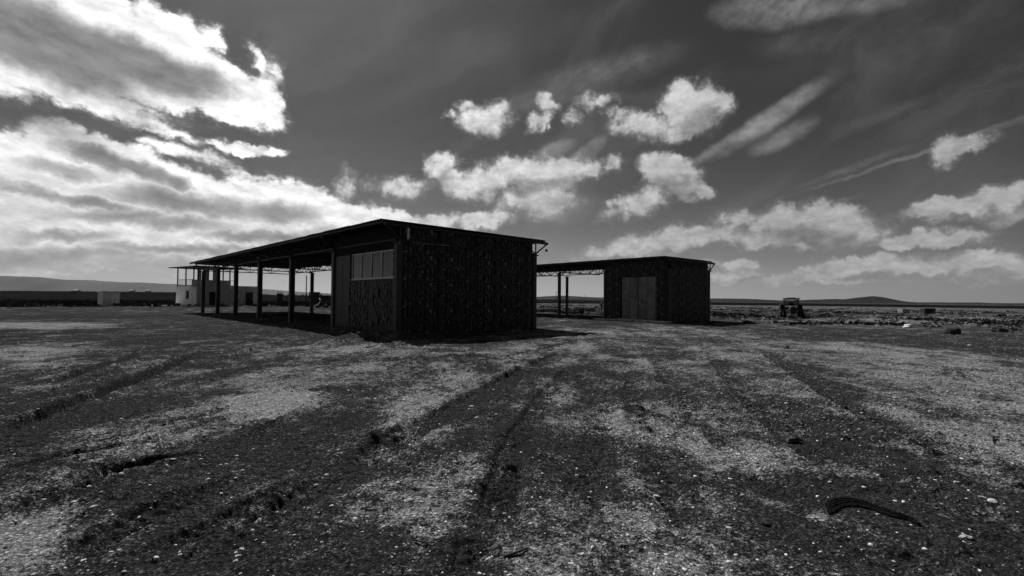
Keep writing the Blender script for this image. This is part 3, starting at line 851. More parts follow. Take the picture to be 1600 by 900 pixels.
# pale strut at the top of the corner column, and a broken strip of flashing on the chord
MB().box(.26, .34, -.30, -.24, 4.12, top1 - .05).build('strut', M['lightsteel'], shed1)
fl = MB()
for x0, x1, dz in ((.5, .95, 0), (1.05, 1.9, -.012), (2.0, 2.5, .006)): fl.box(x0, x1, -.25, -.225, 4.0 + dz, 4.035 + dz)
fl.build('flashing', M['doordim'], shed1)
MB().cyl((9.12, -.2, 4.38), (9.12, -.2, 4.26), .05, .09, 10).build('lamp', M['steel'], shed1)
MB().cyl((-.05, -.14, 3.99), (-.05, -.14, 3.92), .05, .05, 10).build('lamp', M['lightsteel'], shed1)

# ---- second shed
a2 = R(-3.0)
W2 = np.array([Wd[0] * math.cos(a2) - Wd[1] * math.sin(a2), Wd[0] * math.sin(a2) + Wd[1] * math.cos(a2)])
L2 = np.array([-W2[1], W2[0]])
C2 = np.array([11.45, 34.8])
shed2, top2 = make_shed('open_shed', 'smaller open shed with tall double doors and a pale step', C2, rot_of(W2), 5.6, [0, 5.86, 11.05, 16.3, 21.5], (.6, .8, .03), 24.0, 3.98, 4.74, [0, 5.86, 15.3, 21.5], .12)
w = wall_room(shed2, 5.6, 5.86, top2, (1.12, 4.25, 0.0, 3.40))
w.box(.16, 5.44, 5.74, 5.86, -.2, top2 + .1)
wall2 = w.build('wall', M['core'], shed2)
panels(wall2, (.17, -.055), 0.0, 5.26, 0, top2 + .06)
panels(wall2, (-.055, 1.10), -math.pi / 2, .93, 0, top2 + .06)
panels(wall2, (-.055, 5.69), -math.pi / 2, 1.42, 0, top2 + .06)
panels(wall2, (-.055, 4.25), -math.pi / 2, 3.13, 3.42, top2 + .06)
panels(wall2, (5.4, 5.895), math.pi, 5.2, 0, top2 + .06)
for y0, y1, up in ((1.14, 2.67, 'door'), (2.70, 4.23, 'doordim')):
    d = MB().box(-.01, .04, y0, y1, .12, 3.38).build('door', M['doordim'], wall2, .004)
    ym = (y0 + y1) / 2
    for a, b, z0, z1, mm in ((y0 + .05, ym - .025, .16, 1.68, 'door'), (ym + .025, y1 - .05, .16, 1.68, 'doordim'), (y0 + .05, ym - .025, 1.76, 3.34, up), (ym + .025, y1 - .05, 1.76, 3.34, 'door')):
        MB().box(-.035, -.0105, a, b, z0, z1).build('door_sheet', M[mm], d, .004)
    MB().box(-.06, -.036, y0 + .03, y1 - .03, 1.66, 1.78).build('door_rail', M['door'], d, .004)
    hy = y1 - .16 if y0 < 2 else y0 + .1
    MB().box(-.09, -.0365, hy, hy + .05, 1.30, 1.50).build('handle', M['frame'], d)
for y0, y1, h, dx in ((-.25, 1.3, .10, 0), (1.34, 2.55, .13, .02), (2.6, 4.1, .14, -.02), (4.2, 4.9, .09, .03), (5.1, 6.4, .07, -.02)):
    MB().box(-.85 + dx, -.20, y0, y1, -.1, h).build('step', M['concrete'], shed2, .03)

def at_local(o, x, y, z=0):
    return o.matrix_basis @ Vector((x, y, z))

# ------------------------------------------------------------------ farmhouse with roof terrace
def house():
    B = gpt(308, 478.6)
    t = empty('house', (B[0], B[1], 0), R(55))
    tag(t, 'pale two-level house with covered roof terrace behind the long shed', 'house')
    FX, DY, H = 9.6, 7.6, 3.05
    # y runs away along the end wall, x along the front; the front is at y = 0 facing -y
    front = MB()
    front.box(0, FX, 0, .25, -.2, H)
    fw = front.build('wall', M['render'], t)  # greyer than the end wall: shade on this side put into the colour
    ew = MB()
    # end wall with a real window opening
    y0, y1, z0, z1 = 2.9, 4.1, 1.15, 2.35
    ew.box(-.02, .23, .252, y0, -.2, H); ew.box(-.02, .23, y1, DY, -.2, H); ew.box(-.02, .23, y0, y1, -.2, z0); ew.box(-.02, .23, y0, y1, z1, H)
    ew.build('wall', M['white'], t)  # whiter than the front: brighter light on this side put into the colour
    wn = MB().box(.16, .2, y0, y1, z0, z1).build('window', M['dark'], t)
    MB().box(.10, .159, y0, y0 + .06, z0, z1).box(.10, .159, y1 - .06, y1, z0, z1).box(.10, .159, y0 + .061, y1 - .061, z1 - .06, z1).build('frame', M['frame'], wn)
    MB().box(-.12, -.021, y0 - .1, y1 + .1, z0 - .1, z0 - .01).build('sill', M['render'], wn)
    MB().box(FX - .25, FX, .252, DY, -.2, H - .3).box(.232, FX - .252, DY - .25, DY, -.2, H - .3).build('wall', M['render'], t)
    sl = MB().box(.0, FX, .0, DY, H + .001, H + .14).build('slab', M['render'], t)
    MB().box(-3.4, -.03, -3.0, DY + 1, -.1, .10).box(-.029, FX + 1, -3.0, -.06, -.1, .10).build('bounce_apron', M['concrete'], t, .03)  # pale base strip, widened into an apron to bounce light onto the walls
    # front doors
    for x0, x1 in ((1.6, 3.2), (7.0, 8.2)):
        d = MB().box(x0, x1, -.05, -.003, .05, 2.2).build('door', M['dark'], t)
        MB().box(x0 - .1, x0 - .003, -.06, -.003, .0, 2.3).box(x1 + .003, x1 + .1, -.06, -.003, 0, 2.3).box(x0 - .003, x1 + .003, -.06, -.003, 2.21, 2.3).build('door_frame', M['render'], d)
        MB().box(x1 - .2, x1 - .15, -.10, -.052, 1.0, 1.15).build('handle', M['frame'], d)
    # parapet, posts, canopy
    MB().box(-.25, 4.6, -.25, -.05, H - .15, H + .95).box(-.25, -.05, -.049, 1.4, H - .15, H + .95).build('parapet', M['render'], t)
    zt = H + 2.85
    for x, y in ((.1, DY - .2), (.1, 1.6), (.1, .2), (1.5, .1), (2.6, .1), (3.6, .1), (4.6, .1), (5.7, .2), (.1, 4.4), (5.7, DY - .2), (3, DY - .2)):
        MB().box(x - .07, x + .07, y - .07, y + .07, H + .14, zt).build('post', M['pole'], t)
    rf = MB().box(-.9, 5.9, -.9, DY + .7, zt, zt + .12).build('roof', M['roof'], t)
    MB().box(-.92, 5.92, -.93, -.902, zt - .06, zt + .16).build('fascia', M['steel'], rf)
    # railing on the open side
    ry = [1.7, 3.0, 4.3, 5.6, 7.0]
    rl = MB().box(.02, .08, 1.6, DY - .3, H + .98, H + 1.04).build('railing', M['pole'], t)
    for y in [1.7 + .45 * k for k in range(13)]: MB().box(.03, .07, y, y + .03, H + .141, H + .979).build('baluster', M['pole'], rl)
    r2 = MB().box(4.7, 5.6, .1, .16, H + .95, H + 1.0).box(5.2, 5.26, .1, .16, H + .141, H + .949).box(4.7, 5.6, .1, .16, H + .2, H + .24).build('railing', M['pole'], t)
    for x, w_ in ((1.2, .5), (2.3, .35), (3.4, .5)): MB().box(x, x + w_, 3.0, 3.15, H + .141, zt - .02).build('pier', M['render'], t)
    return t
house()

# ------------------------------------------------------------------ small white hut
def hut():
    B = gpt(160, 478.4)
    t = empty('hut', (B[0], B[1], 0), R(50))
    tag(t, 'small pale concrete hut with flat slab roof in the open', 'hut')
    FX, DY, H = 1.9, 3.3, 1.95
    wl = MB().box(0, FX, 0, DY, -.2, H).build('wall', M['white'], t, .02)
    MB().box(-.12, FX + .12, -.12, DY + .12, H + .002, H + .14).build('roof', M['concrete'], t, .02)
    for k in range(2): MB().box(.08 + k * .88, .08 + k * .88 + .86, -.04, -.002, .08, 1.85).build('door', M['white'], t, .005)  # unseen leaves added to set how bright the front face looks
    MB().box(-.16, FX + .16, -.16, DY + .16, -.1, .06).build('footing', M['concrete'], t, .02)
    return t
hut()

# ------------------------------------------------------------------ tractor in the field
def wheel(parent, x, y, r, wdt, nl):
    m = MB()
    n = 28
    prof = [(-.5, .62), (-.5, .9), (-.42, .97), (-.2, 1.0), (.2, 1.0), (.42, .97), (.5, .9), (.5, .62)]
    vs = []
    for i in range(n):
        a = 2 * math.pi * i / n
        for px_, pr in prof: vs.append((px_ * wdt, math.cos(a) * pr * r, math.sin(a) * pr * r))
    k = len(prof)
    fs = [(i * k + j, ((i + 1) % n) * k + j, ((i + 1) % n) * k + j + 1, i * k + j + 1) for i in range(n) for j in range(k - 1)]
    m.add(vs, fs)
    for i in range(nl):
        a = 2 * math.pi * i / nl
        for s in (-1, 1):
            p = Vector((0.02 * s, math.cos(a) * r * 1.0, math.sin(a) * r * 1.0)); q = Vector((s * wdt * .47, math.cos(a + .16) * r, math.sin(a + .16) * r))
            m.beam(p, q, .06 * r / .7, .06 * r / .7)
    w = empty('wheel', (x, y, r)); w.parent = parent
    m.build('tyre', M['rubber'], w)
    MB().cyl((-wdt * .3, 0, 0), (wdt * .3, 0, 0), r * .63, n=20).build('rim', M['black'], w)
    MB().cyl((-wdt * .42, 0, 0), (wdt * .42, 0, 0), r * .2, n=12).build('hub', M['frame'], w)

def tractor():
    c = apt(1237, 496, 47.5)
    t = empty('tractor', (c[0], c[1], gz(c[0], c[1]) - .02), R(-24))
    t.scale = (.92, .92, .92)
    tag(t, 'dark tractor with square cab parked at the scrubby edge of the field', 'tractor')
    # x is across, -y is towards the bonnet end which faces the yard
    MB().box(-.28, .28, -1.5, .9, .45, .8).build('chassis', M['black'], t, .03)
    hd = MB().add([(-.36, -1.7, .78), (.36, -1.7, .78), (.36, -.2, .78), (-.36, -.2, .78), (-.30, -1.66, 1.22), (.30, -1.66, 1.22), (.36, -.2, 1.36), (-.36, -.2, 1.36)],
                  [(0, 3, 2, 1), (4, 5, 6, 7), (0, 1, 5, 4), (1, 2, 6, 5), (2, 3, 7, 6), (3, 0, 4, 7)]).build('bonnet', M['black'], t, .05)
    for k in range(4): MB().box(-.24, .24, -1.715, -1.69, .86 + k * .08, .89 + k * .08).build('grille_bar', M['steel'], hd)
    for s in (-1, 1): MB().cyl((s * .2, -1.72, 1.17), (s * .2, -1.66, 1.17), .06, n=12).build('headlight', M['frame'], hd)
    cabp = empty('cab', (0, 0, 0)); cabp.parent = t
    for x in (-.68, .68):
        for y, w_ in ((-.2, .07), (.95, .08)):
            MB().beam((x, y, 1.0), (x * .95, y, 2.0), w_).build('pillar', M['black'], cabp)
    MB().box(-.70, .70, -.2, .95, .85, 1.15).build('cab_base', M['black'], cabp, .03)
    rf = MB().box(-.78, .78, -.36, 1.08, 1.98, 2.12).build('cab_roof', M['black'], cabp, .06)
    MB().box(-.35, .35, -.2, .8, 2.12, 2.17).build('roof_hatch', M['black'], rf, .02)
    for x in (-.55, .55): MB().box(x - .12, x + .12, -.40, -.36, 1.93, 2.05).build('work_light', M['frame'], rf)
    MB().box(-.62, .62, -.205, -.195, 1.55, 1.97).build('windscreen', M['glass'], cabp)
    for x in (-.66, .66): MB().box(x - .005, x + .005, -.15, .9, 1.2, 1.97).build('side_glass', M['glass'], cabp)
    MB().box(-.62, .62, .925, .935, 1.35, 1.97).build('rear_glass', M['glass'], cabp)
    MB().box(-.25, .25, .2, .6, 1.15, 1.3).box(-.25, .25, .6, .72, 1.15, 1.75).build('seat', M['dark'], cabp, .03)
    for s in (-1, 1):
        wheel(t, s * .82, .55, .68, .40, 22)
        wheel(t, s * .80, -1.15, .45, .28, 18)
        MB().box(s * .82 - .26, s * .82 + .26, -.1, 1.15, 1.36, 1.42).build('mudguard', M['black'], t, .02)
    MB().cyl((.30, -.5, 1.3), (.30, -.5, 1.95), .035, n=10).build('exhaust', M['steel'], t)
tractor()

# ------------------------------------------------------------------ things seen through the sheds
def pillar():
    c = apt(437, 475, 92)
    t = empty('pillar', (c[0], c[1], 0), R(30)); tag(t, 'stubby dark concrete pillar with bare steel rods on top', 'pillar')
    h = 2.15
    MB().box(-.5, .5, -.5, .5, -.2, h).build('shaft', M['rock'], t, .03)
    MB().box(.55, 1.0, -.4, .4, -.2, .9).build('footing', M['rock'], t, .03)
    for x in (-.4, -.13, .13, .4):
        for y in (-.4, .4): MB().cyl((x, y, h - .1), (x + rnd.uniform(-.05, .05), y, h + rnd.uniform(.4, .75)), .022, n=6).build('rod', M['steel'], t)
pillar()

def trailer():
    c = gpt(503, 480.5)
    t = empty('trailer', (c[0], c[1], 0), R(18)); tag(t, 'dark boxy farm trailer standing behind the long shed', 'trailer')
    b = MB().box(-1.6, 1.6, -.9, .9, .75, .85).build('bed', M['black'], t)
    for y in (-.9, .86): MB().box(-1.6, 1.6, y, y + .04, .852, 1.75).build('side_board', M['black'], t)
    for x in (-1.6, 1.56): MB().box(x, x + .04, -.859, .859, .852, 1.75).build('end_board', M['black'], t)
    MB().box(-1.75, -.3, -.7, .7, 1.2, 2.3).build('box', M['black'], t, .04)
    MB().beam((-1.6, 0, .8), (-3.0, 0, .45), .1).build('drawbar', M['steel'], t)
    for x in (-.5, .6):
        for s in (-1, 1): 
            w = empty('wheel', (x, s * .85, .42)); w.parent = t
            MB().cyl((0, -.12, 0), (0, .12, 0), .42, n=18).build('tyre', M['rubber'], w, .03)
            MB().cyl((0, -.13, 0), (0, .13, 0), .2, n=12).build('rim', M['frame'], w)
trailer()

g = gpt(478, 479.5)
o = MB().cyl((0, 0, -.3), (0, 0, 4.9), .09, .07, 10).build('post', M['pole'], None, loc=(g[0], g[1], 0))
tag(o, 'tall bare steel post standing beside the boxy trailer', 'post')
g = gpt(489, 487.5)
pp = [Vector((0, 0, -.05)), Vector((.02, 0, .35)), Vector((.15, .02, .62)), Vector((.45, .05, .80)), Vector((.66, .1, 1.0)), Vector((.72, .1, 1.25)), Vector((.6, .12, 1.45))]
o = MB().tube(pp, .05, 8).build('pipe', M['lightsteel'], None, smooth=True, loc=(g[0], g[1], 0)); tag(o, 'white bent pipe rising from the ground beyond the long shed', 'pipe')

def utility_pole(px, ytop, depth, label):
    c = apt(px, ytop, depth)
    z0 = gz(c[0], c[1])
    t = empty('utility_pole', (c[0], c[1], z0), R(40)); tag(t, label, 'pole', 'poles beyond the smaller shed')
    h = c[2] - z0
    MB().cyl((0, 0, -.5), (0, 0, h), .16, .11, 10).build('shaft', M['pole'], t)
    MB().box(-.8, .8, -.06, .06, h - .7, h - .58).build('crossarm', M['pole'], t)
    for x in (-.7, 0, .7): MB().cyl((x, 0, h - .58), (x, 0, h - .4), .05, n=8).build('insulator', M['lightsteel'], t)
utility_pole(869.5, 455.5, 300, 'taller wooden pole seen through the open bay of the smaller shed')
utility_pole(915, 459, 420, 'short far wooden pole on the skyline beside the smaller shed')

# blocks in the right-hand field
def block(px, py, depth, w, d, h, mm, label, rz):
    c = apt(px, py, depth)
    t = empty('trough', (c[0], c[1], gz(c[0], c[1])), R(rz)); tag(t, label, 'trough')
    MB().box(-w / 2, w / 2, -d / 2, d / 2, .0, .12).build('bottom', M[mm], t, .02)
    MB().box(-w / 2, w / 2, -d / 2, -d / 2 + .1, .121, h).build('side', M[mm], t, .02)
    MB().box(-w / 2, w / 2, d / 2 - .1, d / 2, .121, h).build('side', M[mm], t, .02)
    for s in (-1, 1): MB().box(s * (w / 2 - .05) - .05, s * (w / 2 - .05) + .05, -d / 2 + .101, d / 2 - .101, .121, h).build('end', M[mm], t, .02)
block(1412, 492, 72, 1.3, .8, .6, 'render', 'grey concrete trough in the pale stubble field', 10)
block(1450, 494, 68, 1.4, .9, .8, 'black', 'black box trough in the pale stubble field', -8)

# ------------------------------------------------------------------ rubber strip lying in the foreground
def rubber_strip():
    # both edges of the strip on the ground; it lies flat, bent, and curls up at the thick end
    K = 3.81
    up = [(415,345),(430,320),(470,303),(520,298),(580,303),(640,318),(720,345),(800,375),(880,403),(940,424),(985,456)]
    lo = [(437,398),(462,390),(492,373),(520,356),(560,349),(615,352),(690,370),(755,394),(830,416),(905,430),(970,460)]
    A = []; B = []
    def rs(l):
        out = []
        for i in range(len(l) - 1):
            for k in range(4): out.append((l[i][0] + (l[i + 1][0] - l[i][0]) * k / 4, l[i][1] + (l[i + 1][1] - l[i][1]) * k / 4))
        return out + [l[-1]]
    up, lo = rs(up), rs(lo)
    g0 = gpt(1180 + lo[0][0] / K, 700 + lo[0][1] / K)
    base = Vector((g0[0], g0[1], gz(*g0)))
    t = empty('tyre_strip', base); tag(t, 'curved black strip of torn tyre rubber lying on the dirt', 'tyre strip')
    n = len(up); vs = []; fs = []; mid = []
    zz = []
    for i in range(n):
        a = gpt(1180 + up[i][0] / K, 700 + up[i][1] / K); b = gpt(1180 + lo[i][0] / K, 700 + lo[i][1] / K)
        zz.append(max(gz(*(a + (b - a) * u)) for u in (0, .25, .5, .75, 1)))
    zz = np.array(zz); zz = np.convolve(np.pad(zz, 5, mode='edge'), np.ones(11) / 11, mode='valid')
    cross = [(0, 0.0), (0, .006), (.12, .011), (.35, .014), (.5, .015), (.65, .014), (.88, .011), (1, .006), (1, 0.0)]
    for i in range(n):
        a = gpt(1180 + up[i][0] / K, 700 + up[i][1] / K); b = gpt(1180 + lo[i][0] / K, 700 + lo[i][1] / K)
        z = float(zz[i]) + .010
        curl = .012 * max(0, 1 - i / 10)
        for u, h in cross:
            p = a + (b - a) * u
            vs.append((p[0] - base.x, p[1] - base.y, z - base.z + h + curl * (1 - u) - .006 + .002 * math.sin(i * 1.9 + u * 3)))
        m = (a + b) / 2; mid.append((a - np.array(base[:2]), b - np.array(base[:2]), z - base.z + curl * .5))
    k = len(cross)
    for i in range(n - 1):
        for j in range(k): fs.append((i * k + j, i * k + (j + 1) % k, (i + 1) * k + (j + 1) % k, (i + 1) * k + j))
    fs += [tuple(range(k - 1, -1, -1)), tuple((n - 1) * k + j for j in range(k))]
    MB().add(vs, fs).build('tread', M['rubber'], t)
    for u in (.3, .5, .7):
        MB().tube([Vector((a[0] + (b[0] - a[0]) * u, a[1] + (b[1] - a[1]) * u, z + .009)) for a, b, z in mid[5:-3]], .005, 5).build('tread_rib', M['rubber'], t)
rubber_strip()

# ------------------------------------------------------------------ stones, clods and litter
def rock_mesh(name, m, seed, flat=.6, sub=2):
    bm = bmesh.new(); bmesh.ops.create_icosphere(bm, subdivisions=sub, radius=1.0)
    for v in bm.verts:
        p = v.co.copy()
        k = 1 + .35 * mnoise.noise(p * 1.3 + Vector((seed * 3.1, 0, 0))) + .15 * mnoise.noise(p * 3.1 + Vector((0, seed * 2.7, 0)))
        v.co = Vector((p.x * k * 1.15, p.y * k * .85, p.z * k * flat))
    me = bpy.data.meshes.new(name); bm.to_mesh(me); bm.free(); me.materials.append(m)
    return me

STONES = [(507,317,16,2),(185,300,11,2),(300,640,30,2),(618,658,11,2),(620,690,9,2),(548,735,9,2),(250,818,8,2),(550,885,9,2),(125,710,7,2),(925,790,11,2),(980,737,8,2),(1165,803,12,2),(1175,855,9,2),(1005,795,6,2),(835,490,8,2),(735,515,7,2),(1210,495,7,2),(195,705,6,2),(360,818,7,2),(130,618,12,2),(1205,618,7,2),(975,690,7,2),(755,580,6,2),(722,600,6,2),
 (297,722,17,3),(1090,765,22,3),(95,803,11,3),(105,853,7,3),(1145,633,16,3),(1180,660,24,3),(850,838,9,3),(848,860,7,3),(733,682,6,3),(938,862,7,3),(650,800,6,3),(665,787,6,3),(1095,858,8,3),(45,757,9,3),(130,617,7,3),(895,62,22,3),(795,60,10,3),(1105,125,10,3),(55,617,18,3),(1180,290,6,3),
 (683,720,7,1),(790,565,9,1),(503,660,7,1),(860,600,7,1),(812,685,7,1),(1020,645,8,1),(565,705,5,1),(388,860,7,1),(265,860,7,1),(810,795,16,1),(1080,555,6,1),(1105,740,7,1),(405,570,14,1)]
ORG = {1: (0, 480), 2: (500, 480), 3: (1000, 480)}
_st = [rock_mesh('pale_stone', M['stone'], s, .5 + .1 * (s % 3)) for s in range(6)]
for i, (zx, zy, wpx, r_) in enumerate(STONES):
    ox, oy = ORG[r_]; px, py = ox + zx / 2.143, oy + zy / 2.143
    g = gpt(px, py + 1)
    dist = math.hypot(*g)
    sz = wpx / 2.143 / FPX * dist * .5
    o = link('pale_stone', _st[i % 6], None, (g[0], g[1], gz(g[0], g[1]) + sz * rnd.uniform(.0, .2)), (rnd.uniform(-.2, .2), rnd.uniform(-.2, .2), rnd.uniform(0, 6.28)))
    o.scale = (sz, sz, sz * .8)
    big = 'large flat' if wpx >= 14 else ('hand-sized' if wpx >= 9 else 'small')
    zone = 'in the scrub edge past the gravel' if py < 560 else ('on the dirt around the torn tyre strip' if px > 1180 else ('on the dirt right of the twin wheel tracks' if px > 840 else ('between the twin wheel tracks' if px > 690 else ('on the pale patch left of the wheel tracks' if px > 540 else 'on the dark dirt below the old ruts'))))
    tag(o, big + ' pale stone lying ' + zone, 'stone', 'pale stones ' + zone)

def dark_rock(px, py, wpx, label, flat=.6, seed=3, m='rock'):
    g = gpt(px, py); dist = math.hypot(*g); sz = wpx / FPX * dist * .5
    o = link('rock', rock_mesh('rock', M[m], seed, flat), None, (g[0], g[1], gz(g[0], g[1]) + sz * flat * .5), (0, .1, seed))
    o.scale = (sz, sz, sz); tag(o, label, 'rock')
dark_rock(1487, 522, 17, 'dark rock at the edge of the scrub beyond the gravel', .7, 3)
dark_rock(1229, 545, 8, 'small dark lump alone on the gravel near the tractor', .7, 4)
dark_rock(1196, 811, 11, 'dark crumbly clod beside the torn tyre strip', .5, 5)
dark_rock(1175, 786, 9, 'smaller dark clod near the torn tyre strip', .5, 6)
dark_rock(1418, 512, 9, 'pale-topped slab among the scrub in front of the troughs', .35, 8, 'stone')

# flat dark chip, white canister, twigs
g = gpt(1243, 684)
t = MB().add([(-.11, -.03, 0), (.0, -.05, .01), (.09, -.01, .0), (.08, .05, .0), (-.1, .05, 0), (-.09, -.02, .03), (0, -.03, .05), (.08, .0, .02), (.06, .04, .02), (-.08, .04, .04)],
             [(4, 3, 2, 1, 0), (5, 6, 7, 8, 9), (0, 1, 6, 5), (1, 2, 7, 6), (2, 3, 8, 7), (3, 4, 9, 8), (4, 0, 5, 9)]).build('wood_chip', M['twig'], None, loc=(g[0], g[1], gz(g[0], g[1]) + .0))
tag(t, 'flat dark splinter of wood lying on the open dirt', 'wood')
g = gpt(560, 524)
cn = empty('canister', (g[0], g[1], gz(g[0], g[1]) - .01), R(12)); tag(cn, 'small white plastic canister beside the dirt mound under the window', 'canister')
MB().box(-.075, .075, -.05, .05, 0, .16).build('body', M['plastic'], cn, .02)
MB().cyl((.03, 0, .16), (.03, 0, .19), .02, n=10).build('cap', M['plastic'], cn)
MB().box(-.06, -.01, -.012, .012, .158, .178).build('handle', M['plastic'], cn)

def twig(pix, r, label, name='twig', lift=.012):
    P = []
    for px, py in pix:
        g = gpt(px, py); P.append(Vector((g[0], g[1], gz(g[0], g[1]) + lift)))
    Q = []
    for i in range(len(P) - 1):
        for k in range(3): Q.append(P[i].lerp(P[i + 1], k / 3))
    Q.append(P[-1]); b = P[0].copy()
    for q in Q: q.z = max(q.z, gz(q.x, q.y) + lift * .7)
    rad = [r * (1 - .5 * i / len(Q)) for i in range(len(Q))]
    o = MB().tube([q - b for q in Q], rad, 6).build(name, M['twig'], None, loc=b); tag(o, label, name)
S6 = 3.81
twig([(1180 + a / S6, 700 + c / S6) for a, c in ((1005, 243), (1060, 252), (1098, 238), (1092, 215), (1072, 204))], .006, 'curled dark root hooked over on the dirt beyond the tyre strip', 'root')
twig([(1180 + a / S6, 700 + c / S6) for a, c in ((1100, 240), (1170, 224), (1205, 240), (1240, 256), (1310, 290))], .006, 'thin straggling root trailing away from the curled root', 'root')
twig([(768, 787), (784, 790), (799, 794)], .007, 'short dark stick lying between the wheel tracks')
twig([(788, 870), (806, 864), (824, 859)], .011, 'thick dark stick lying at the end of the wheel track')
twig([(645, 846), (665, 848), (680, 850)], .006, 'thin dark stick on the dirt left of the wheel track')

# small dry plants
def plant(px, py, h, n, label, m='leaf', spread=.6, loc=None):
    g = gpt(px, py) if loc is None else loc
    t = empty('dry_plant', (g[0], g[1], gz(g[0], g[1]) - .01)); tag(t, label, 'plant')
    st = MB(); lf = MB()
    for i in range(n):
        a = rnd.uniform(0, 6.28); s = rnd.uniform(.2, 1) * spread; hh = h * rnd.uniform(.5, 1)
        p1 = Vector((math.cos(a) * s * hh * .5, math.sin(a) * s * hh * .5, hh * .6)); p2 = Vector((math.cos(a) * s * hh, math.sin(a) * s * hh, hh))
        st.tube([Vector((0, 0, 0)), p1, p2], [h * .02, h * .015, h * .006], 4)
        for k in range(5):
            q = p1.lerp(p2, rnd.random()); d = Vector((rnd.uniform(-1, 1), rnd.uniform(-1, 1), rnd.uniform(-.3, 1))).normalized() * h * .16; e = Vector((-d.y, d.x, rnd.uniform(-.3, .3) * h)) * .3
            lf.add([q, q + d * .5 + e, q + d, q + d * .5 - e], [(0, 1, 2, 3)])
    st.build('stem', M['twig'], t); lf.build('foliage', M[m], t)
plant(501, 632, .11, 8, 'little dark weed on the pale dirt below the long shed')
plant(1554, 696, .12, 12, 'dark tuft of dry weed on the pale gravel')
plant(1448, 706, .10, 46, 'flattened heap of dry brush on the pale gravel', spread=3.2)
plant(1566, 724, .08, 18, 'small dark weed below the heap of dry brush', spread=1.6)
plant(392, 552, .2, 10, 'low weed on the dirt between the old ruts and the shed')
plant(909, 493, .7, 40, 'rounded dark bush beside the open bay of the smaller shed', spread=.9)
plant(940, 484, 1.3, 26, 'pale dry thistle beside the door room of the smaller shed', 'grass', .35)

# ------------------------------------------------------------------ loose grit, clods, scrub (too many to count)
ICO_V = None
def scatter_rocks(name, m, pts, label, seed):
    bm = bmesh.new(); bmesh.ops.create_icosphere(bm, subdivisions=1, radius=1.0)
    bv = np.array([v.co[:] for v in bm.verts]); bf = np.array([[v.index for v in f.verts] for f in bm.faces]); bm.free()
    rg = np.random.default_rng(seed)
    n = len(pts); nv = len(bv)
    P = np.array([(p[0], p[1]) for p in pts]); sz = np.array([p[2] for p in pts])
    Z = relief(P[:, 0], P[:, 1])
    V = bv[None] * (1 + rg.uniform(-.35, .35, (n, nv, 1)))
    V = V * np.stack([rg.uniform(.8, 1.4, n), rg.uniform(.6, 1.0, n), rg.uniform(.35, .75, n)], -1)[:, None, :]
    a = rg.uniform(0, 6.28, n); c, s = np.cos(a)[:, None], np.sin(a)[:, None]
    V = np.stack([V[..., 0] * c - V[..., 1] * s, V[..., 0] * s + V[..., 1] * c, V[..., 2]], -1) * sz[:, None, None]
    V[..., 0] += P[:, 0:1]; V[..., 1] += P[:, 1:2]; V[..., 2] += (Z + sz * rg.uniform(-.3, .15, n))[:, None]
    F = (bf[None] + (np.arange(n) * nv)[:, None, None]).reshape(-1, 3)
    me = bpy.data.meshes.new(name)
    V = V.reshape(-1, 3)
    me.vertices.add(len(V)); me.vertices.foreach_set('co', V.ravel().astype(np.float32))
    me.loops.add(F.size); me.loops.foreach_set('vertex_index', F.ravel().astype(np.int32))
    me.polygons.add(len(F)); me.polygons.foreach_set('loop_start', np.arange(0, F.size, 3, dtype=np.int32))
    me.update(calc_edges=True); me.materials.append(m)
    o = link(name, me); tag(o, label, 'gravel', None, 'stuff')

rg = np.random.default_rng(3)
def polar_pts(n, r0, r1, a0, a1, s0, s1, pw=2.5, grow=0.0):
    r = np.exp(rg.uniform(math.log(r0), math.log(r1), n)); a = np.radians(rg.uniform(a0, a1, n))
    s = s0 + (s1 - s0) * rg.random(n) ** pw
    s = s * (1 + grow * r)
    return [(r[i] * math.sin(a[i]), r[i] * math.cos(a[i]), s[i]) for i in range(n)]
scatter_rocks('grit', M['stone'], polar_pts(6000, 2.4, 26, -52, 52, .002, .020, 6, .04), 'small pale grit strewn over the dirt yard', 1)
scatter_rocks('clods', mat('dirt_clod', .06, .95, .1, .4, 12, .01, 30), polar_pts(7000, 2.4, 30, -52, 52, .003, .014, 3, .05), 'dark dirt crumbs strewn over the yard', 2)
gr = []
for px, py, ax, ay, h, deg in MOUNDS[:5]:
    c = gpt(px, py); a = R(deg)
    for k in range(900):
        u, v = rg.normal(0, .8, 2); gr.append((c[0] + u * ax * math.cos(a) - v * ay * math.sin(a), c[1] + u * ax * math.sin(a) + v * ay * math.cos(a), rg.uniform(.012, .05)))
b1 = gpt(470, 503); 
for k in range(5000):
    t_ = rg.uniform(-2, 42); s_ = -abs(rg.normal(0, 2.2)) - .4
    q = C1 + Ld * t_ + Wd * s_; gr.append((q[0], q[1], rg.uniform(.012, .055)))
scatter_rocks('rubble', mat('rubble_stone', .10, .95, .1, .5, 6, .01, 20), gr, 'grey rubble heaped along the open side of the long shed', 4)
gr = []
for k in range(5200):
    r = math.exp(rg.uniform(math.log(7), math.log(42))); a = R(rg.uniform(14, 52)); gr.append((r * math.sin(a), r * math.cos(a), rg.uniform(.006, .02) * (1 + .05 * r)))
scatter_rocks('gravel', mat('gravel_stone', .2, .95, .1, .6, 6, .01, 20), gr, 'coarse gravel spread over the right side of the yard', 5)

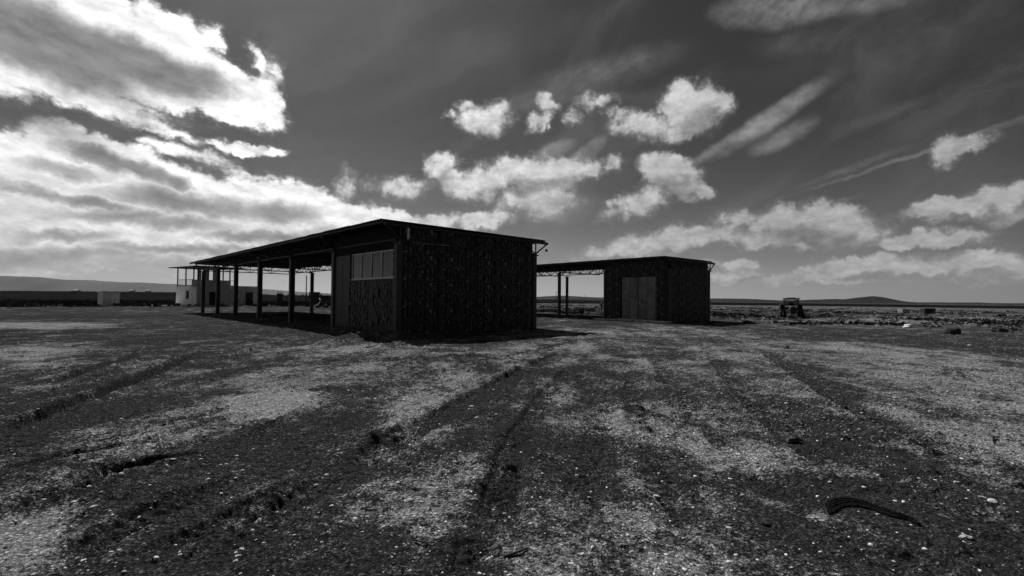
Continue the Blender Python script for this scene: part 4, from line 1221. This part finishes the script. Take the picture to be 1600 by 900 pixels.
def tufts(name, m, spots, label, blades, cat='scrub'):
    vs = []; fs = []
    for x, y, h, w in spots:
        z = 0
        for k in range(blades):
            a = rnd.uniform(0, 6.28); rr = w * rnd.random() ** .6
            bx, by = x + math.cos(a) * rr * .7, y + math.sin(a) * rr * .7
            hh = h * rnd.uniform(.35, 1) * (1.1 - .6 * rr / w); lean = rnd.uniform(.05, .5) * h
            tx, ty = bx + math.cos(a) * lean, by + math.sin(a) * lean
            bw = w * rnd.uniform(.10, .22); px_, py_ = -math.sin(a + 1) * bw, math.cos(a + 1) * bw
            i = len(vs); vs += [(bx - px_, by - py_, z - .05), (bx + px_, by + py_, z - .05), (tx + px_ * .7, ty + py_ * .7, z + hh * .7), (tx, ty, z + hh), (tx - px_ * .8, ty - py_ * .8, z + hh * .6)]
            fs.append((i, i + 1, i + 2, i + 3, i + 4))
    A = np.array(vs); A[:, 2] += relief(A[:, 0], A[:, 1])
    me = bpy.data.meshes.new(name); me.from_pydata(A.tolist(), [], fs); me.materials.append(m)
    o = link(name, me); tag(o, label, cat, None, 'stuff')
sp = []
for k in range(2600):
    r = math.exp(rnd.uniform(math.log(38), math.log(130))); a = R(rnd.uniform(2, 56))
    x, y = r * math.sin(a), r * math.cos(a)
    d2 = np.array([x, y]) - C2; u, v = d2 @ W2, d2 @ L2
    if -2.5 < u < 7.5 and -2.5 < v < 26: continue
    if r < 44 + 5 * math.sin(a * 9) and rnd.random() < .85: continue
    if mnoise.noise(Vector((x / 9, y / 9, 2))) < .02: continue
    s = rnd.uniform(.5, 1.0) ** 2
    sp.append((x, y, .30 * s + .04, .8 * s + .15))
tufts('scrub', M['scrub'], sp, 'low dark scrub covering the ground beyond the yard', 14)
sp = []
for k in range(2600):
    r = math.exp(rnd.uniform(math.log(46), math.log(180))); a = R(rnd.uniform(1, 56))
    x, y = r * math.sin(a), r * math.cos(a)
    d2 = np.array([x, y]) - C2; u, v = d2 @ W2, d2 @ L2
    if -2.5 < u < 7.5 and -2.5 < v < 26: continue
    sp.append((x, y, rnd.uniform(.06, .24), rnd.uniform(.3, .8)))
tufts('dry_grass', M['grass'], sp, 'pale dry grass growing between the scrub and in the stubble', 9, 'grass')
sp = []
for k in range(1500):
    a = R(rnd.uniform(-56, -14)); r = rnd.uniform(84, 150)
    sp.append((r * math.sin(a), r * math.cos(a), rnd.uniform(.2, .8), rnd.uniform(.4, 1.4)))
tufts('field_scrub', M['leaf'], sp, 'dark scrub in the black field behind the hut and house', 10)

# far hedge trees and white farm buildings under the mountain
sp = []
for k in range(420):
    px = rnd.uniform(110, 275) if k < 300 else rnd.uniform(275, 560)
    c = apt(px, 458, rnd.uniform(1300, 1700)); sp.append((c[0], c[1], rnd.uniform(7, 16), rnd.uniform(5, 10)))
tufts('far_trees', M['leaf'], sp, 'dark line of far trees at the foot of the mountain', 14, 'trees')
def far_house(px, depth, w, h, label):
    c = apt(px, 458, depth)
    t = empty('farm_building', (c[0], c[1], gz(c[0], c[1]) + 9.0), R(rnd.uniform(-20, 20))); tag(t, label, 'building', 'farm buildings below the mountain')
    MB().box(-w / 2, w / 2, -4, 4, -12, h).build('wall', M['farwall'], t)
    MB().add([(-w / 2 - .5, -4.5, h), (w / 2 + .5, -4.5, h), (w / 2 + .5, 4.5, h), (-w / 2 - .5, 4.5, h), (-w / 2, 0, h + 2.4), (w / 2, 0, h + 2.4)], [(0, 1, 5, 4), (2, 3, 4, 5), (0, 4, 3), (1, 2, 5), (3, 2, 1, 0)]).build('roof', M['render'], t)
far_house(206, 1280, 12, 4, 'long white farm building among the trees below the mountain')
far_house(231, 1270, 10, 4, 'short white farm building among the trees nearer the house')
far_house(120, 1280, 14, 3, 'pale farm building at the thin end of the tree line')

# ------------------------------------------------------------------ air
def haze():
    o = MB().box(-5800, 5800, -5800, 5800, -12, 320).build('haze', None)
    m = bpy.data.materials.new('haze'); m.use_nodes = True
    nt = NT(m.node_tree); nt.n.remove(nt.n['Principled BSDF'])
    v = nt.new('ShaderNodeVolumePrincipled')
    v.inputs['Color'].default_value = (.9, .9, .9, 1); v.inputs['Density'].default_value = HAZE
    v.inputs['Anisotropy'].default_value = 0.2
    nt.l.new(v.outputs[0], nt.n['Material Output'].inputs['Volume'])
    o.data.materials.append(m)
    tag(o, 'thin pale haze over the whole plain', 'haze', None, 'stuff')
HAZE = 2.0e-5
if HAZE > 0: haze()
S.cycles.max_bounces = 6; S.cycles.diffuse_bounces = 2; S.cycles.glossy_bounces = 2; S.cycles.transparent_max_bounces = 12
S.cycles.volume_bounces = 0
